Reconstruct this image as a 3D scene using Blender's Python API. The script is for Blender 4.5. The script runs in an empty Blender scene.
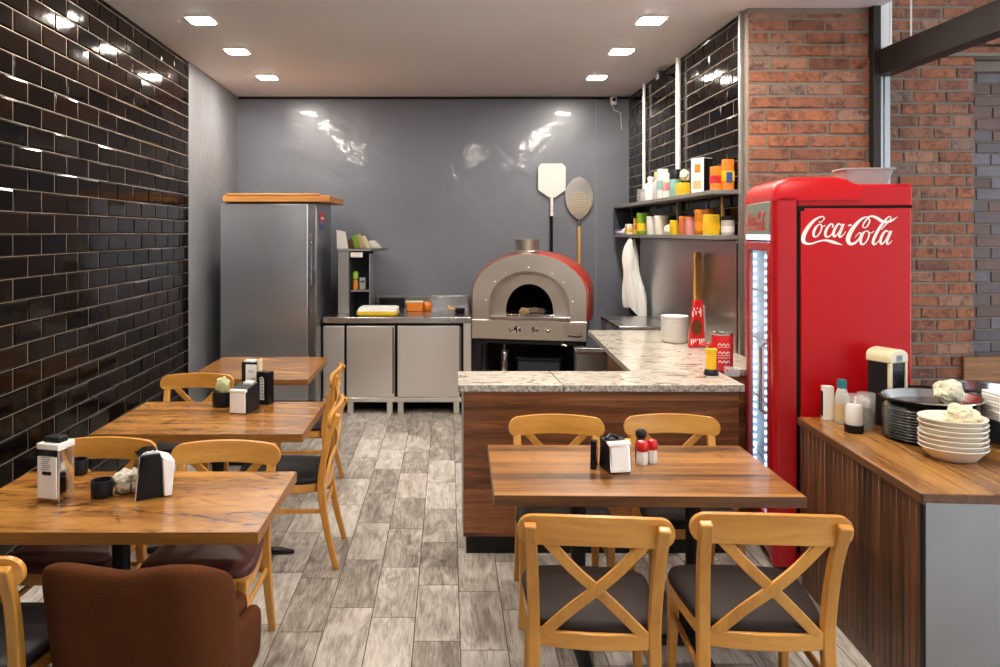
import bpy, bmesh, math, random
from mathutils import Vector, Matrix, noise as mnoise
random.seed(7)
SC = bpy.context.scene
COL = SC.collection
PI = math.pi
R = math.radians

# ------------------------------------------------------------------ camera (level, shifted lens)
FPX, EYE, CX, CY = 740.0, 1.75, 448.0, 233.0
cam_d = bpy.data.cameras.new('camera'); cam = bpy.data.objects.new('camera', cam_d); COL.objects.link(cam)
cam.location = (0, 0, EYE); cam.rotation_euler = (PI/2, 0, 0)
cam_d.sensor_width = 36; cam_d.lens = FPX*36/1000
cam_d.shift_x = (500-CX)/1000; cam_d.shift_y = -(333.5-CY)/1000
cam_d.clip_start = 0.05; cam_d.clip_end = 200
SC.camera = cam
def X_at(px, y): return (px-CX)/FPX*y          # room x of a sight line at depth y
def Z_at(py, y): return EYE-(py-CY)/FPX*y      # height of a sight line at depth y
def Y_on(py, z): return FPX*(EYE-z)/(py-CY)    # depth where a sight line meets a level plane

# ------------------------------------------------------------------ node helpers
class NT:
    def __init__(s, name):
        m = bpy.data.materials.new(name); m.use_nodes = True
        s.m = m; s.t = m.node_tree; s.n = s.t.nodes; s.l = s.t.links
        s.b = s.n['Principled BSDF']
    def new(s, t, **k):
        n = s.n.new(t)
        for a, v in k.items(): setattr(n, a, v)
        return n
    def put(s, sock, v):
        if isinstance(v, bpy.types.NodeSocket): s.l.new(v, sock)
        elif v is not None:
            if hasattr(v, '__len__') and len(v) == 3 and sock.type == 'RGBA': v = (*v, 1)
            sock.default_value = v
    def math(s, op, a, b=None, c=None):
        n = s.new('ShaderNodeMath', operation=op)
        for i, v in enumerate((a, b, c)):
            if v is not None: s.put(n.inputs[i], v)
        return n.outputs[0]
    def vmath(s, op, a, b=None):
        n = s.new('ShaderNodeVectorMath', operation=op)
        s.put(n.inputs[0], a)
        if b is not None: s.put(n.inputs[1], b)
        return n.outputs[0]
    def sep(s, v):
        n = s.new('ShaderNodeSeparateXYZ'); s.put(n.inputs[0], v); return n.outputs
    def comb(s, x, y, z):
        n = s.new('ShaderNodeCombineXYZ')
        for i, v in enumerate((x, y, z)): s.put(n.inputs[i], v)
        return n.outputs[0]
    def coord(s, which='Object', rnd=True):
        o = s.new('ShaderNodeTexCoord').outputs[which]
        if rnd:
            r = s.new('ShaderNodeObjectInfo').outputs['Random']
            o = s.vmath('ADD', o, s.comb(s.math('MULTIPLY', r, 13.7), s.math('MULTIPLY', r, 7.3), s.math('MULTIPLY', r, 3.1)))
        return o
    def noise(s, vec, scale=5, detail=4, rough=.55, dist=0, out='Fac'):
        n = s.new('ShaderNodeTexNoise'); s.put(n.inputs['Vector'], vec)
        s.put(n.inputs['Scale'], scale); s.put(n.inputs['Detail'], detail); s.put(n.inputs['Roughness'], rough); s.put(n.inputs['Distortion'], dist)
        return n.outputs[out]
    def white(s, vec):
        n = s.new('ShaderNodeTexWhiteNoise', noise_dimensions='3D'); s.put(n.inputs['Vector'], vec); return n.outputs['Value']
    def ramp(s, fac, stops):
        n = s.new('ShaderNodeValToRGB'); s.put(n.inputs[0], fac)
        e = n.color_ramp.elements
        while len(e) < len(stops): e.new(.5)
        for el, (p, c) in zip(e, stops):
            el.position = p; el.color = (*c, 1) if len(c) == 3 else c
        return n.outputs[0]
    def rampf(s, fac, a, b, lo=0., hi=1.):
        n = s.new('ShaderNodeMapRange'); s.put(n.inputs[0], fac)
        for i, v in enumerate((a, b, lo, hi)): n.inputs[i+1].default_value = v
        return n.outputs[0]
    def mix(s, f, a, b, mode='MIX'):
        n = s.new('ShaderNodeMix', data_type='RGBA', blend_type=mode)
        s.put(n.inputs[0], f); s.put(n.inputs[6], a); s.put(n.inputs[7], b); return n.outputs[2]
    def bump(s, h, dist=.002, strength=1.):
        n = s.new('ShaderNodeBump'); s.put(n.inputs['Height'], h)
        n.inputs['Distance'].default_value = dist; n.inputs['Strength'].default_value = strength
        s.l.new(n.outputs[0], s.b.inputs['Normal']); return n
    def set(s, **k):
        names = dict(base='Base Color', rough='Roughness', metal='Metallic', spec='Specular IOR Level', coat='Coat Weight',
                     coat_rough='Coat Roughness', trans='Transmission Weight', ior='IOR', emit='Emission Color', emit_s='Emission Strength', alpha='Alpha', sheen='Sheen Weight')
        for a, v in k.items(): s.put(s.b.inputs[names[a]], v)
        return s.m

def srgb(r, g, b):
    f = lambda c: ((c/255)/12.92 if c/255 <= .04045 else ((c/255+.055)/1.055)**2.4)
    return (f(r), f(g), f(b))
def plain(name, col, rough=.5, metal=0., var=.12, scale=18, bump=0., **k):
    if sum(col) < .25: k.setdefault('spec', .22)
    s = NT(name); v = s.coord()
    n = s.noise(v, scale, 3)
    c = s.mix(s.math('MULTIPLY', n, 1.), tuple(x*(1-var) for x in col), tuple(min(1, x*(1+var)) for x in col))
    s.set(base=c, rough=rough, metal=metal, **k)
    if bump: s.bump(s.noise(v, scale*6, 3), bump)
    return s.m
def emission(name, col, strength):
    s = NT(name); return s.set(base=(0, 0, 0), emit=col, emit_s=strength)
def wood(name, stops, axis='X', fine=9., rough=.35, coat=.0, ring=1.4, board=None, board_axis='Y', stretch=12., var=.3, bump=.0006, knots=False):
    s = NT(name); v = s.coord()
    st = [stretch]*3; st['XYZ'.index(axis)] = 1.
    sv = s.vmath('MULTIPLY', v, tuple(st))
    tone = None
    if board:
        raw = s.coord(rnd=False); comp = s.sep(raw)['XYZ'.index(board_axis)]
        idx = s.math('FLOOR', s.math('DIVIDE', comp, board))
        tone = s.white(s.comb(idx, 3.3, 1.7))
        sv = s.vmath('ADD', sv, s.comb(s.math('MULTIPLY', tone, 31.), s.math('MULTIPLY', tone, 17.), s.math('MULTIPLY', tone, 23.)))
    n1 = s.noise(sv, ring, 5, .6, 1.2)
    n2 = s.noise(sv, fine, 3, .7, .4)
    f = s.math('ADD', s.math('MULTIPLY', n1, .72), s.math('MULTIPLY', n2, .28))
    if knots:
        kv = s.vmath('MULTIPLY', v, tuple(2.2 if 'XYZ'[i] == axis else 4.2 for i in range(3)))
        k = s.noise(kv, 1.5, 2, .5, 2.6)
        kf = s.rampf(k, .60, .78)
        f = s.math('SUBTRACT', f, s.math('MULTIPLY', kf, .2))
    if tone is not None: f = s.math('ADD', f, s.math('MULTIPLY', s.math('SUBTRACT', tone, .5), var))
    c = s.ramp(f, stops)
    s.set(base=c, rough=rough, coat=coat, coat_rough=.12)
    if bump: s.bump(n2, bump)
    return s.m
def steel(name, col=(.62, .62, .63), rough=.28, brush='X', bump=.00004, dirt=.15, aniso=0., wave=0.):
    s = NT(name); v = s.coord()
    st = [45.]*3; st['XYZ'.index(brush)] = 1.2
    n = s.noise(s.vmath('MULTIPLY', v, tuple(st)), 1., 2)
    big = s.noise(v, 2.2, 3)
    c = s.mix(big, tuple(x*(1-dirt) for x in col), col)
    if aniso:
        s.b.inputs['Anisotropic'].default_value = aniso
        tn = s.new('ShaderNodeTangent'); tn.direction_type = 'RADIAL'; tn.axis = 'Z'
        s.l.new(tn.outputs[0], s.b.inputs['Tangent'])
    if wave: s.bump(s.noise(s.vmath('MULTIPLY', v, (1., 1., 3.)), 1.6, 1, .4, 0.), wave)
    s.set(base=c, metal=1., rough=s.rampf(s.math('ADD', s.math('MULTIPLY', n, .2), s.math('MULTIPLY', big, .8)), .3, .7, rough*.9, rough*1.1))
    return s.m

# ------------------------------------------------------------------ materials
M = {}
# setting
def m_backwall():
    s = NT('glossy_grey_panel'); v = s.coord(rnd=False)
    c = s.mix(s.noise(v, 1.1, 3), srgb(104, 109, 122), srgb(122, 125, 134))
    s.set(base=c, rough=.32, metal=.08, spec=.5, coat=.4, coat_rough=.06)
    a = s.noise(v, 3.2, 2, .5, .6); b = s.noise(v, 11., 2, .5)
    h = s.math('ADD', s.math('MULTIPLY', a, 1.), s.math('MULTIPLY', b, .16))
    n = s.bump(h, .0065); s.l.new(n.outputs[0], s.b.inputs['Coat Normal']); return s.m
M['backwall'] = m_backwall()
def m_greywall():
    s = NT('grey_plaster'); v = s.coord(rnd=False)
    n = s.noise(v, 2.4, 5, .6, .4)
    s.set(base=s.mix(n, srgb(104, 105, 110), srgb(146, 147, 150)), rough=.42, spec=.5)
    s.bump(s.noise(v, 14, 5), .006); return s.m
M['greywall'] = m_greywall()
def m_ceiling():
    s = NT('white_ceiling_paint'); v = s.coord(rnd=False)
    s.set(base=s.mix(s.noise(v, 1.2, 3), srgb(230, 233, 237), srgb(238, 240, 243)), rough=.6)
    s.bump(s.noise(v, 3., 3), .004); return s.m
M['ceiling'] = m_ceiling()
def m_tile():
    s = NT('glazed_black_brown_tile'); v = s.coord(rnd=False)
    r = s.new('ShaderNodeNewGeometry').outputs['Random Per Island']
    c = s.ramp(r, [(0, (.003, .0022, .002)), (.5, (.006, .0035, .0025)), (.85, (.008, .0042, .003)), (1, (.011, .0055, .0035))])
    s.set(base=c, rough=.09, spec=.22, ior=1.3)
    n = s.bump(s.noise(s.vmath('ADD', v, s.comb(r, r, r)), 9, 2), .0012); return s.m
M['tile'] = m_tile()
M['grout'] = plain('tile_grout', srgb(146, 132, 118), .85, var=.2, scale=40)
def m_brick():
    s = NT('old_red_brick'); v = s.coord(rnd=False)
    r = s.new('ShaderNodeNewGeometry').outputs['Random Per Island']
    c = s.ramp(r, [(0, srgb(116, 78, 62)), (.22, srgb(150, 94, 68)), (.5, srgb(172, 106, 72)), (.7, srgb(142, 90, 70)), (.86, srgb(168, 122, 98)), (1, srgb(132, 112, 102))])
    blot = s.noise(v, 16, 5, .65, .5)
    c = s.mix(s.rampf(blot, .47, .66, 0, .8), c, srgb(74, 50, 44))
    pale = s.noise(s.vmath('ADD', v, (5.2, 1.1, 8.7)), 26, 4, .7)
    c = s.mix(s.rampf(pale, .56, .75, 0, .45), c, srgb(186, 150, 124))
    s.set(base=c, rough=.85)
    s.bump(s.math('ADD', blot, s.noise(v, 70, 4)), .008); return s.m
M['brick'] = m_brick()
def m_darkbrick():
    s = NT('smooth_dark_brick'); v = s.coord(rnd=False)
    r = s.new('ShaderNodeNewGeometry').outputs['Random Per Island']
    c = s.ramp(r, [(0, srgb(86, 66, 58)), (.4, srgb(112, 84, 72)), (.7, srgb(92, 82, 84)), (1, srgb(116, 112, 118))])
    c = s.mix(s.rampf(s.noise(v, 20, 4), .4, .7, 0, .4), c, srgb(70, 58, 54))
    s.set(base=c, rough=.6); s.bump(s.noise(v, 60, 3), .003); return s.m
M['darkbrick'] = m_darkbrick()
M['mortar'] = plain('brick_mortar', srgb(132, 120, 108), .95, var=.25, scale=35, bump=.004)
TILE_W, TILE_L, TILE_X0 = .2, .506, .052
def m_floor():
    s = NT('grey_wood_look_floor_tile'); v = s.coord(rnd=False)
    x, y, z = s.sep(v)
    u = s.math('DIVIDE', s.math('SUBTRACT', x, TILE_X0), TILE_W)
    ci = s.math('FLOOR', u); cf = s.math('FRACT', u)
    off = s.white(s.comb(ci, 4.1, .5))
    w = s.math('ADD', s.math('DIVIDE', y, TILE_L), off)
    ri = s.math('FLOOR', w); rf = s.math('FRACT', w)
    tid = s.white(s.comb(ci, ri, 2.2)); tid2 = s.white(s.comb(ci, ri, 9.7))
    sv = s.vmath('ADD', s.vmath('MULTIPLY', v, (9., 2.3, 1.)), s.comb(s.math('MULTIPLY', tid, 40.), s.math('MULTIPLY', tid2, 60.), 0.))
    n1 = s.noise(sv, 1.1, 6, .62, 1.6)
    n2 = s.noise(s.vmath('MULTIPLY', sv, (4., 1.3, 1.)), 3., 4, .65, .4)
    f = s.math('ADD', s.math('ADD', s.math('MULTIPLY', n1, .68), s.math('MULTIPLY', n2, .32)), s.math('MULTIPLY', s.math('SUBTRACT', tid, .5), .2))
    n3 = s.noise(s.vmath('ADD', s.vmath('MULTIPLY', v, (70., 7., 1.)), s.comb(s.math('MULTIPLY', tid2, 50.), s.math('MULTIPLY', tid, 30.), 0.)), 1., 5, .7, 1.0)
    f = s.math('ADD', f, s.math('MULTIPLY', s.math('SUBTRACT', n3, .5), .5))
    c = s.ramp(f, [(.25, srgb(92, 84, 78)), (.40, srgb(138, 129, 121)), (.5, srgb(166, 158, 150)), (.62, srgb(194, 188, 181)), (.8, srgb(212, 207, 201))])
    warm = s.mix(.16, c, srgb(178, 150, 124), 'MULTIPLY')
    c = s.mix(s.rampf(s.noise(sv, .6, 2), .4, .6), c, warm)
    ex = s.math('MULTIPLY', s.math('MINIMUM', cf, s.math('SUBTRACT', 1., cf)), TILE_W)
    ey = s.math('MULTIPLY', s.math('MINIMUM', rf, s.math('SUBTRACT', 1., rf)), TILE_L)
    e = s.math('MINIMUM', ex, ey)
    g = s.rampf(e, .0012, .0028, 1., 0.)
    c = s.mix(g, c, srgb(76, 69, 63))
    s.set(base=c, rough=s.rampf(n2, .3, .7, .34, .5), spec=.45)
    h = s.math('SUBTRACT', s.math('MULTIPLY', n2, .25), s.math('MULTIPLY', g, 1.))
    s.bump(h, .0015); return s.m
M['floor'] = m_floor()
# woods
M['table_wood'] = wood('brown_table_veneer', [(.28, srgb(44, 24, 10)), (.39, srgb(98, 60, 23)), (.49, srgb(146, 96, 40)), (.62, srgb(182, 128, 60))], 'X', rough=.26, coat=.35, ring=1.2, stretch=5., fine=14, knots=True)
M['table_edge'] = wood('table_edge_band', [(.3, srgb(96, 60, 26)), (.55, srgb(142, 94, 42)), (.7, srgb(172, 120, 60))], 'X', rough=.35, stretch=20)
M['plank_table'] = wood('striped_table_planks', [(.22, srgb(64, 36, 14)), (.36, srgb(116, 74, 33)), (.52, srgb(150, 100, 47)), (.72, srgb(176, 124, 66))], 'X', rough=.3, coat=.2, ring=1.1, stretch=11., board=.076, board_axis='Y', var=.34, knots=True)
M['plank_edge'] = wood('plank_table_edge', [(.3, srgb(54, 32, 16)), (.5, srgb(92, 58, 30)), (.7, srgb(124, 82, 44))], 'X', rough=.4, stretch=16)
M['chair_wood'] = wood('honey_beech', [(.25, srgb(164, 104, 36)), (.5, srgb(198, 138, 58)), (.75, srgb(218, 164, 84))], 'Z', rough=.32, coat=.2, stretch=7, ring=1., var=.1, bump=.0002)
M['chair_wood_x'] = wood('honey_beech_rail', [(.25, srgb(168, 106, 38)), (.5, srgb(202, 142, 62)), (.75, srgb(220, 166, 86))], 'X', rough=.3, coat=.25, stretch=7, ring=1., var=.1, bump=.0002)
M['bar_wood'] = wood('bar_front_walnut', [(.27, srgb(56, 30, 17)), (.42, srgb(104, 62, 36)), (.56, srgb(140, 88, 52)), (.75, srgb(168, 112, 70))], 'X', rough=.36, coat=.12, ring=1., stretch=13., board=.12, board_axis='Z', var=.18)
M['slat_wood'] = wood('dark_slat_wood', [(.25, srgb(46, 27, 16)), (.45, srgb(82, 50, 30)), (.62, srgb(108, 68, 41)), (.8, srgb(132, 88, 54))], 'Z', rough=.45, ring=1., stretch=14., board=.044, board_axis='Y', var=.3)
M['counter_wood'] = wood('zebrano_counter', [(.25, srgb(72, 44, 19)), (.4, srgb(122, 80, 38)), (.55, srgb(162, 113, 56)), (.75, srgb(192, 146, 84))], 'Y', rough=.25, coat=.35, ring=1., stretch=13., board=.085, board_axis='X', var=.22)
M['counter_edge'] = wood('counter_edge_wood', [(.25, srgb(58, 36, 22)), (.5, srgb(104, 70, 44)), (.75, srgb(136, 98, 66))], 'Y', rough=.4, stretch=16)
M['board_wood'] = wood('pine_board', [(.25, srgb(150, 94, 40)), (.5, srgb(190, 128, 62)), (.75, srgb(214, 158, 90))], 'X', rough=.5, stretch=8)
M['peel_wood'] = wood('peel_handle_wood', [(.3, srgb(196, 140, 60)), (.7, srgb(230, 186, 106))], 'Z', rough=.45, stretch=10)
def m_granite():
    s = NT('cream_granite'); v = s.coord(rnd=False)
    sv = s.vmath('MULTIPLY', v, (2.6, 6., 5.))
    n1 = s.noise(sv, 1.5, 7, .7, 2.4); n2 = s.noise(v, 60, 3, .7)
    f = s.math('ADD', s.math('MULTIPLY', n1, .85), s.math('MULTIPLY', n2, .15))
    c = s.ramp(f, [(.30, srgb(92, 80, 66)), (.40, srgb(150, 132, 108)), (.47, srgb(196, 186, 170)), (.55, srgb(214, 208, 198)), (.63, srgb(168, 146, 116)), (.70, srgb(204, 196, 182)), (.8, srgb(140, 122, 98))])
    s.set(base=c, rough=.16, coat=.3, coat_rough=.06); return s.m
M['granite'] = m_granite()
def m_graniteedge():
    s = NT('rough_granite_edge'); v = s.coord(rnd=False)
    n2 = s.noise(v, 55, 4, .7)
    c = s.ramp(n2, [(.3, srgb(92, 86, 80)), (.48, srgb(150, 144, 136)), (.62, srgb(192, 186, 178))])
    s.set(base=c, rough=.4); s.bump(n2, .004); return s.m
M['granite_edge'] = m_graniteedge()
# metals
M['steel'] = steel('brushed_steel_horizontal', (.60, .60, .61), .26, 'X')
M['steel_v'] = steel('brushed_steel_vertical', (.84, .82, .79), .38, 'Z', dirt=.06)
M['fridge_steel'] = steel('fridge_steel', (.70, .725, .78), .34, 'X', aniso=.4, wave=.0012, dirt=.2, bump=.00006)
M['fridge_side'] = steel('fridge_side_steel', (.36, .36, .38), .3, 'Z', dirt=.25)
M['oven_steel'] = steel('oven_face_steel', (.84, .80, .74), .34, 'X', dirt=.2)
M['oven_ring'] = steel('heat_stained_steel', (.68, .61, .54), .4, 'Z', dirt=.4)
M['chrome'] = steel('polished_steel', (.72, .72, .73), .12, 'Z', bump=.00002)
M['end_steel'] = steel('dull_steel_sheet', (.40, .40, .405), .42, 'Z', dirt=.35)
M['alu'] = steel('aluminium_profile', (.5, .5, .5), .4, 'Z')
M['splash'] = steel('splashback_steel', (.62, .60, .58), .3, 'Z', dirt=.3, bump=.00004)
M['plate_steel'] = steel('serving_plate_steel', (.62, .6, .57), .22, 'X', dirt=.2)
M['dark_metal'] = plain('dark_bronze_paint', srgb(48, 43, 40), .45, .2)
M['black_metal'] = plain('black_powder_coat', (.012, .012, .013), .4, .1)
M['oven_red'] = plain('oven_red_enamel', srgb(176, 52, 34), .35, 0, var=.1, coat=.25)
M['red'] = plain('cooler_red_paint', srgb(182, 8, 18), .34, 0, var=.04, scale=4, coat=.06, coat_rough=.12, spec=.35)
M['red_dark'] = plain('cooler_red_frame', srgb(168, 10, 22), .32, 0, var=.06, coat=.4)
M['shelf_metal'] = plain('grey_shelf_metal', srgb(128, 127, 123), .42, .2)
M['shelf_dark'] = plain('dark_shelf_metal', srgb(60, 66, 74), .5, .3)
M['tower_metal'] = steel('grey_tower_steel', (.42, .42, .42), .4, 'Z')
# fabrics and plastics
M['vinyl'] = plain('dark_brown_vinyl', srgb(36, 27, 23), .6, bump=.0006)
M['vinyl_black'] = plain('black_vinyl', srgb(32, 30, 32), .42, bump=.0006)
M['vinyl_maroon'] = plain('maroon_vinyl', srgb(84, 46, 42), .4, bump=.0006)
def m_velvet():
    s = NT('rust_brown_velvet'); v = s.coord()
    n = s.noise(v, 6, 5, .7); f = s.noise(v, 160, 2)
    s.set(base=s.mix(s.math('ADD', s.math('MULTIPLY', n, .7), s.math('MULTIPLY', f, .3)), srgb(54, 27, 11), srgb(100, 54, 24)), rough=.95, spec=.15)
    s.bump(f, .0015); return s.m
M['velvet'] = m_velvet()
M['white'] = plain('white_plastic', srgb(232, 230, 226), .4, var=.03)
M['warm_white'] = plain('cream_ceramic', srgb(232, 224, 208), .3, var=.05, coat=.2)
M['paper'] = plain('white_paper', srgb(236, 233, 230), .85, var=.04)
M['cream'] = plain('cream_plastic', srgb(226, 212, 176), .4, var=.05)
M['cloth'] = plain('white_cotton', srgb(232, 232, 230), .95, var=.06)
M['black'] = plain('black_plastic', (.014, .014, .016), .35)
M['blackgloss'] = plain('glossy_black_plastic', (.008, .008, .010), .12)
M['grey'] = plain('grey_plastic', srgb(150, 150, 148), .55)
M['crumb'] = plain('crumpled_paper', srgb(224, 214, 186), .85, var=.14, scale=30)
M['wrap'] = plain('printed_wrapper', srgb(206, 200, 182), .6, var=.3, scale=60)
M['leafy'] = plain('pale_green_cloth', srgb(186, 186, 140), .85, var=.25, scale=30)
M['lid_teal'] = plain('teal_plastic', srgb(44, 124, 130), .4)
for nm, c in dict(yellow=(228, 190, 40), orange=(232, 132, 32), amber=(206, 128, 30), salmon=(214, 116, 78), green=(126, 172, 44), purple=(72, 62, 140),
                  teal=(140, 186, 178), pink=(222, 150, 150), red_plain=(196, 26, 30), gold=(198, 160, 84), mustard=(236, 184, 30), blue=(48, 74, 150), tan=(204, 178, 130), grey_light=(190, 188, 182), brown=(98, 60, 36)).items():
    M[nm] = plain(nm+'_plastic', srgb(*c), .38, var=.08, coat=.15)
def m_glass(name, tint=(1, 1, 1), rough=.02, ior=1.45):
    s = NT(name); return s.set(base=tint, rough=rough, spec=.5, alpha=.16)
M['glass'] = m_glass('clear_glass', (.95, .97, .97))
M['door_glass'] = m_glass('cooler_door_glass', (.9, .95, 1.), .02, 1.2)
M['liner'] = plain('cooler_white_liner', srgb(220, 226, 234), .4, var=.03)
M['header_panel'] = plain('grey_green_header_panel', srgb(120, 132, 118), .35)
M['lamp'] = emission('lamp_diffuser_glow', (1., .91, .79), 300.)
M['led'] = emission('cool_led_glow', (.42, .72, 1.), 7.)
M['led_soft'] = emission('cool_header_light', (.62, .80, 1.), 1.6)
M['void'] = plain('black_soot', (.006, .005, .005), .9)
M['ember'] = plain('ash_and_charcoal', srgb(150, 132, 112), .95, var=.5, scale=40)

# ------------------------------------------------------------------ mesh builder
class MB:
    def __init__(s): s.v = []; s.f = []; s.mi = []; s.cur = 0
    def add(s, vs, fs):
        b = len(s.v); s.v += [tuple(p) for p in vs]
        for f in fs: s.f.append(tuple(b+i for i in f)); s.mi.append(s.cur)
        return s
    def mat(s, i): s.cur = i; return s
    def box(s, x0, y0, z0, x1, y1, z1, T=None):
        vs = [Vector((x, y, z)) for z in (z0, z1) for y in (y0, y1) for x in (x0, x1)]
        if T is not None: vs = [T @ p for p in vs]
        return s.add(vs, [(0, 2, 3, 1), (4, 5, 7, 6), (0, 1, 5, 4), (2, 6, 7, 3), (0, 4, 6, 2), (1, 3, 7, 5)])
    def cbox(s, c, d, T=None):
        return s.box(c[0]-d[0]/2, c[1]-d[1]/2, c[2]-d[2]/2, c[0]+d[0]/2, c[1]+d[1]/2, c[2]+d[2]/2, T)
    def prism(s, poly, a0, a1, axis='z', T=None):
        n = len(poly)
        def P(p, a): return Vector({'z': (p[0], p[1], a), 'y': (p[0], a, p[1]), 'x': (a, p[0], p[1])}[axis])
        vs = [P(p, a0) for p in poly]+[P(p, a1) for p in poly]
        if T is not None: vs = [T @ p for p in vs]
        return s.add(vs, [tuple(range(n-1, -1, -1)), tuple(range(n, 2*n))]+[(i, (i+1) % n, n+(i+1) % n, n+i) for i in range(n)])
    def loops(s, rings, cap=True, closed=True):
        n = len(rings[0]); vs = [p for r in rings for p in r]; fs = []
        for i in range(len(rings)-1):
            for j in range(n if closed else n-1):
                a, b = i*n+j, i*n+(j+1) % n
                fs.append((a, b, b+n, a+n))
        if cap: fs += [tuple(range(n-1, -1, -1)), tuple(range((len(rings)-1)*n, len(rings)*n))]
        return s.add(vs, fs)
    def lathe(s, prof, n=24, c=(0, 0, 0), sx=1., sy=1., cap=True):
        return s.loops([[(c[0]+r*math.cos(2*PI*k/n)*sx, c[1]+r*math.sin(2*PI*k/n)*sy, c[2]+z) for k in range(n)] for r, z in prof], cap)
    def tube(s, pts, r, n=10, sq=False, cap=True):
        pts = [Vector(p) for p in pts]; rs = r if hasattr(r, '__len__') else [r]*len(pts)
        up = Vector((0, 0, 1)); rings = []
        for i, p in enumerate(pts):
            d = (pts[min(i+1, len(pts)-1)]-pts[max(i-1, 0)]).normalized()
            u = up if abs(d.dot(up)) < .95 else Vector((0, 1, 0))
            a = d.cross(u).normalized(); b = a.cross(d).normalized()
            rings.append([p+a*rs[i]*math.cos(2*PI*k/n)+b*rs[i]*math.sin(2*PI*k/n) for k in range(n)])
        return s.loops(rings, cap)
    def bar(s, pts, wa, wb, ref=(0, 1, 0), cap=True):
        """rectangular section swept along pts; wa across (ref x dir), wb along ref."""
        pts = [Vector(p) for p in pts]; ref = Vector(ref); rings = []
        was = wa if hasattr(wa, '__len__') else [wa]*len(pts); wbs = wb if hasattr(wb, '__len__') else [wb]*len(pts)
        for i, p in enumerate(pts):
            d = (pts[min(i+1, len(pts)-1)]-pts[max(i-1, 0)]).normalized()
            a = d.cross(ref).normalized(); b = a.cross(d).normalized()
            A, B = a*was[i]/2, b*wbs[i]/2
            rings.append([p-A-B, p+A-B, p+A+B, p-A+B])
        return s.loops(rings, cap)
    def rbox(s, w, d, h, r=.01, z0=0, c=(0, 0), seg=4, taper=1., T=None):
        """upright box with rounded vertical corners; taper scales the top."""
        poly = rrect(w, d, r, seg)
        vs = [Vector((c[0]+x, c[1]+y, z0)) for x, y in poly]+[Vector((c[0]+x*taper, c[1]+y*taper, z0+h)) for x, y in poly]
        if T is not None: vs = [T @ p for p in vs]
        n = len(poly)
        return s.add(vs, [tuple(range(n-1, -1, -1)), tuple(range(n, 2*n))]+[(i, (i+1) % n, n+(i+1) % n, n+i) for i in range(n)])
    def crumple(s, c, rx, ry, rz, amp=.25, freq=6., sub=3, seed=0.):
        bm = bmesh.new(); bmesh.ops.create_icosphere(bm, subdivisions=sub, radius=1.)
        vs = []
        for v in bm.verts:
            k = 1+amp*(mnoise.noise(v.co*freq*.4+Vector((seed, seed*1.7, 0)))+.6*mnoise.noise(v.co*freq+Vector((0, seed, seed))))
            p = v.co*k; z = p.z*rz
            vs.append((c[0]+p.x*rx, c[1]+p.y*ry, max(c[2]+z, c[2]-rz*.8)))
        fs = [tuple(v.index for v in f.verts) for f in bm.faces]; bm.free()
        return s.add(vs, fs)
    def build(s, name, mats, parent=None, bevel=0., seg=2, smooth=None, loc=None, rotz=0., sub=0):
        me = bpy.data.meshes.new(name); me.from_pydata(s.v, [], s.f)
        if not isinstance(mats, (list, tuple)): mats = [mats]
        for m in mats: me.materials.append(M[m] if isinstance(m, str) else m)
        if len(mats) > 1: me.polygons.foreach_set('material_index', s.mi)
        bm = bmesh.new(); bm.from_mesh(me); bmesh.ops.recalc_face_normals(bm, faces=bm.faces); bm.to_mesh(me); bm.free()
        o = bpy.data.objects.new(name, me); COL.objects.link(o)
        if parent is not None: o.parent = parent
        if loc is not None: o.location = loc
        o.rotation_euler = (0, 0, rotz)
        if bevel:
            b = o.modifiers.new('edge', 'BEVEL'); b.width = bevel; b.segments = seg; b.limit_method = 'ANGLE'; b.angle_limit = R(35)
        if sub:
            q = o.modifiers.new('soft', 'SUBSURF'); q.levels = sub; q.render_levels = sub
        if smooth is not None or bevel or sub:
            ang = R(smooth if smooth is not None else 40)
            me.polygons.foreach_set('use_smooth', [True]*len(me.polygons))
            if not sub:
                try: me.set_sharp_from_angle(angle=ang)
                except Exception: pass
        return o
def rrect(w, d, r, seg=4):
    pts = []
    for cx, cy, a0 in ((w/2-r, d/2-r, 0), (-w/2+r, d/2-r, 90), (-w/2+r, -d/2+r, 180), (w/2-r, -d/2+r, 270)):
        for k in range(seg+1):
            a = R(a0+90*k/seg); pts.append((cx+r*math.cos(a), cy+r*math.sin(a)))
    return pts
def tag(o, label, cat, group=None, kind=None):
    if label: o['label'] = label
    if cat: o['category'] = cat
    if group: o['group'] = group
    if kind: o['kind'] = kind
    return o
def thing(name, label, cat, loc=(0, 0, 0), rotz=0., group=None):
    o = bpy.data.objects.new(name, None); COL.objects.link(o); o.empty_display_size = .05
    o.location = loc; o.rotation_euler = (0, 0, rotz)
    return tag(o, label, cat, group)
def struct(name, mb, mat, label, cat, **k):
    return tag(mb.build(name, mat, **k), label, cat, kind='structure')
def dup(root, loc, rotz, label, group=None, swap=None):
    r = root.copy(); COL.objects.link(r); r.location = loc; r.rotation_euler = (0, 0, rotz); r['label'] = label
    if group: r['group'] = group
    for ch in list(root.children):
        c = ch.copy(); COL.objects.link(c); c.parent = r
        for g in ch.children:
            d = g.copy(); COL.objects.link(d); d.parent = c
    return r
def catmull(P, n=6):
    """P: list of tuples (any length); returns a smooth resampling."""
    out = []
    for i in range(len(P)-1):
        p0, p1, p2, p3 = P[max(i-1, 0)], P[i], P[i+1], P[min(i+2, len(P)-1)]
        for k in range(n):
            t = k/n
            out.append(tuple(.5*(2*b+(c-a)*t+(2*a-5*b+4*c-d)*t*t+(-a+3*b-3*c+d)*t**3) for a, b, c, d in zip(p0, p1, p2, p3)))
    out.append(tuple(P[-1])); return out
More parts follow.
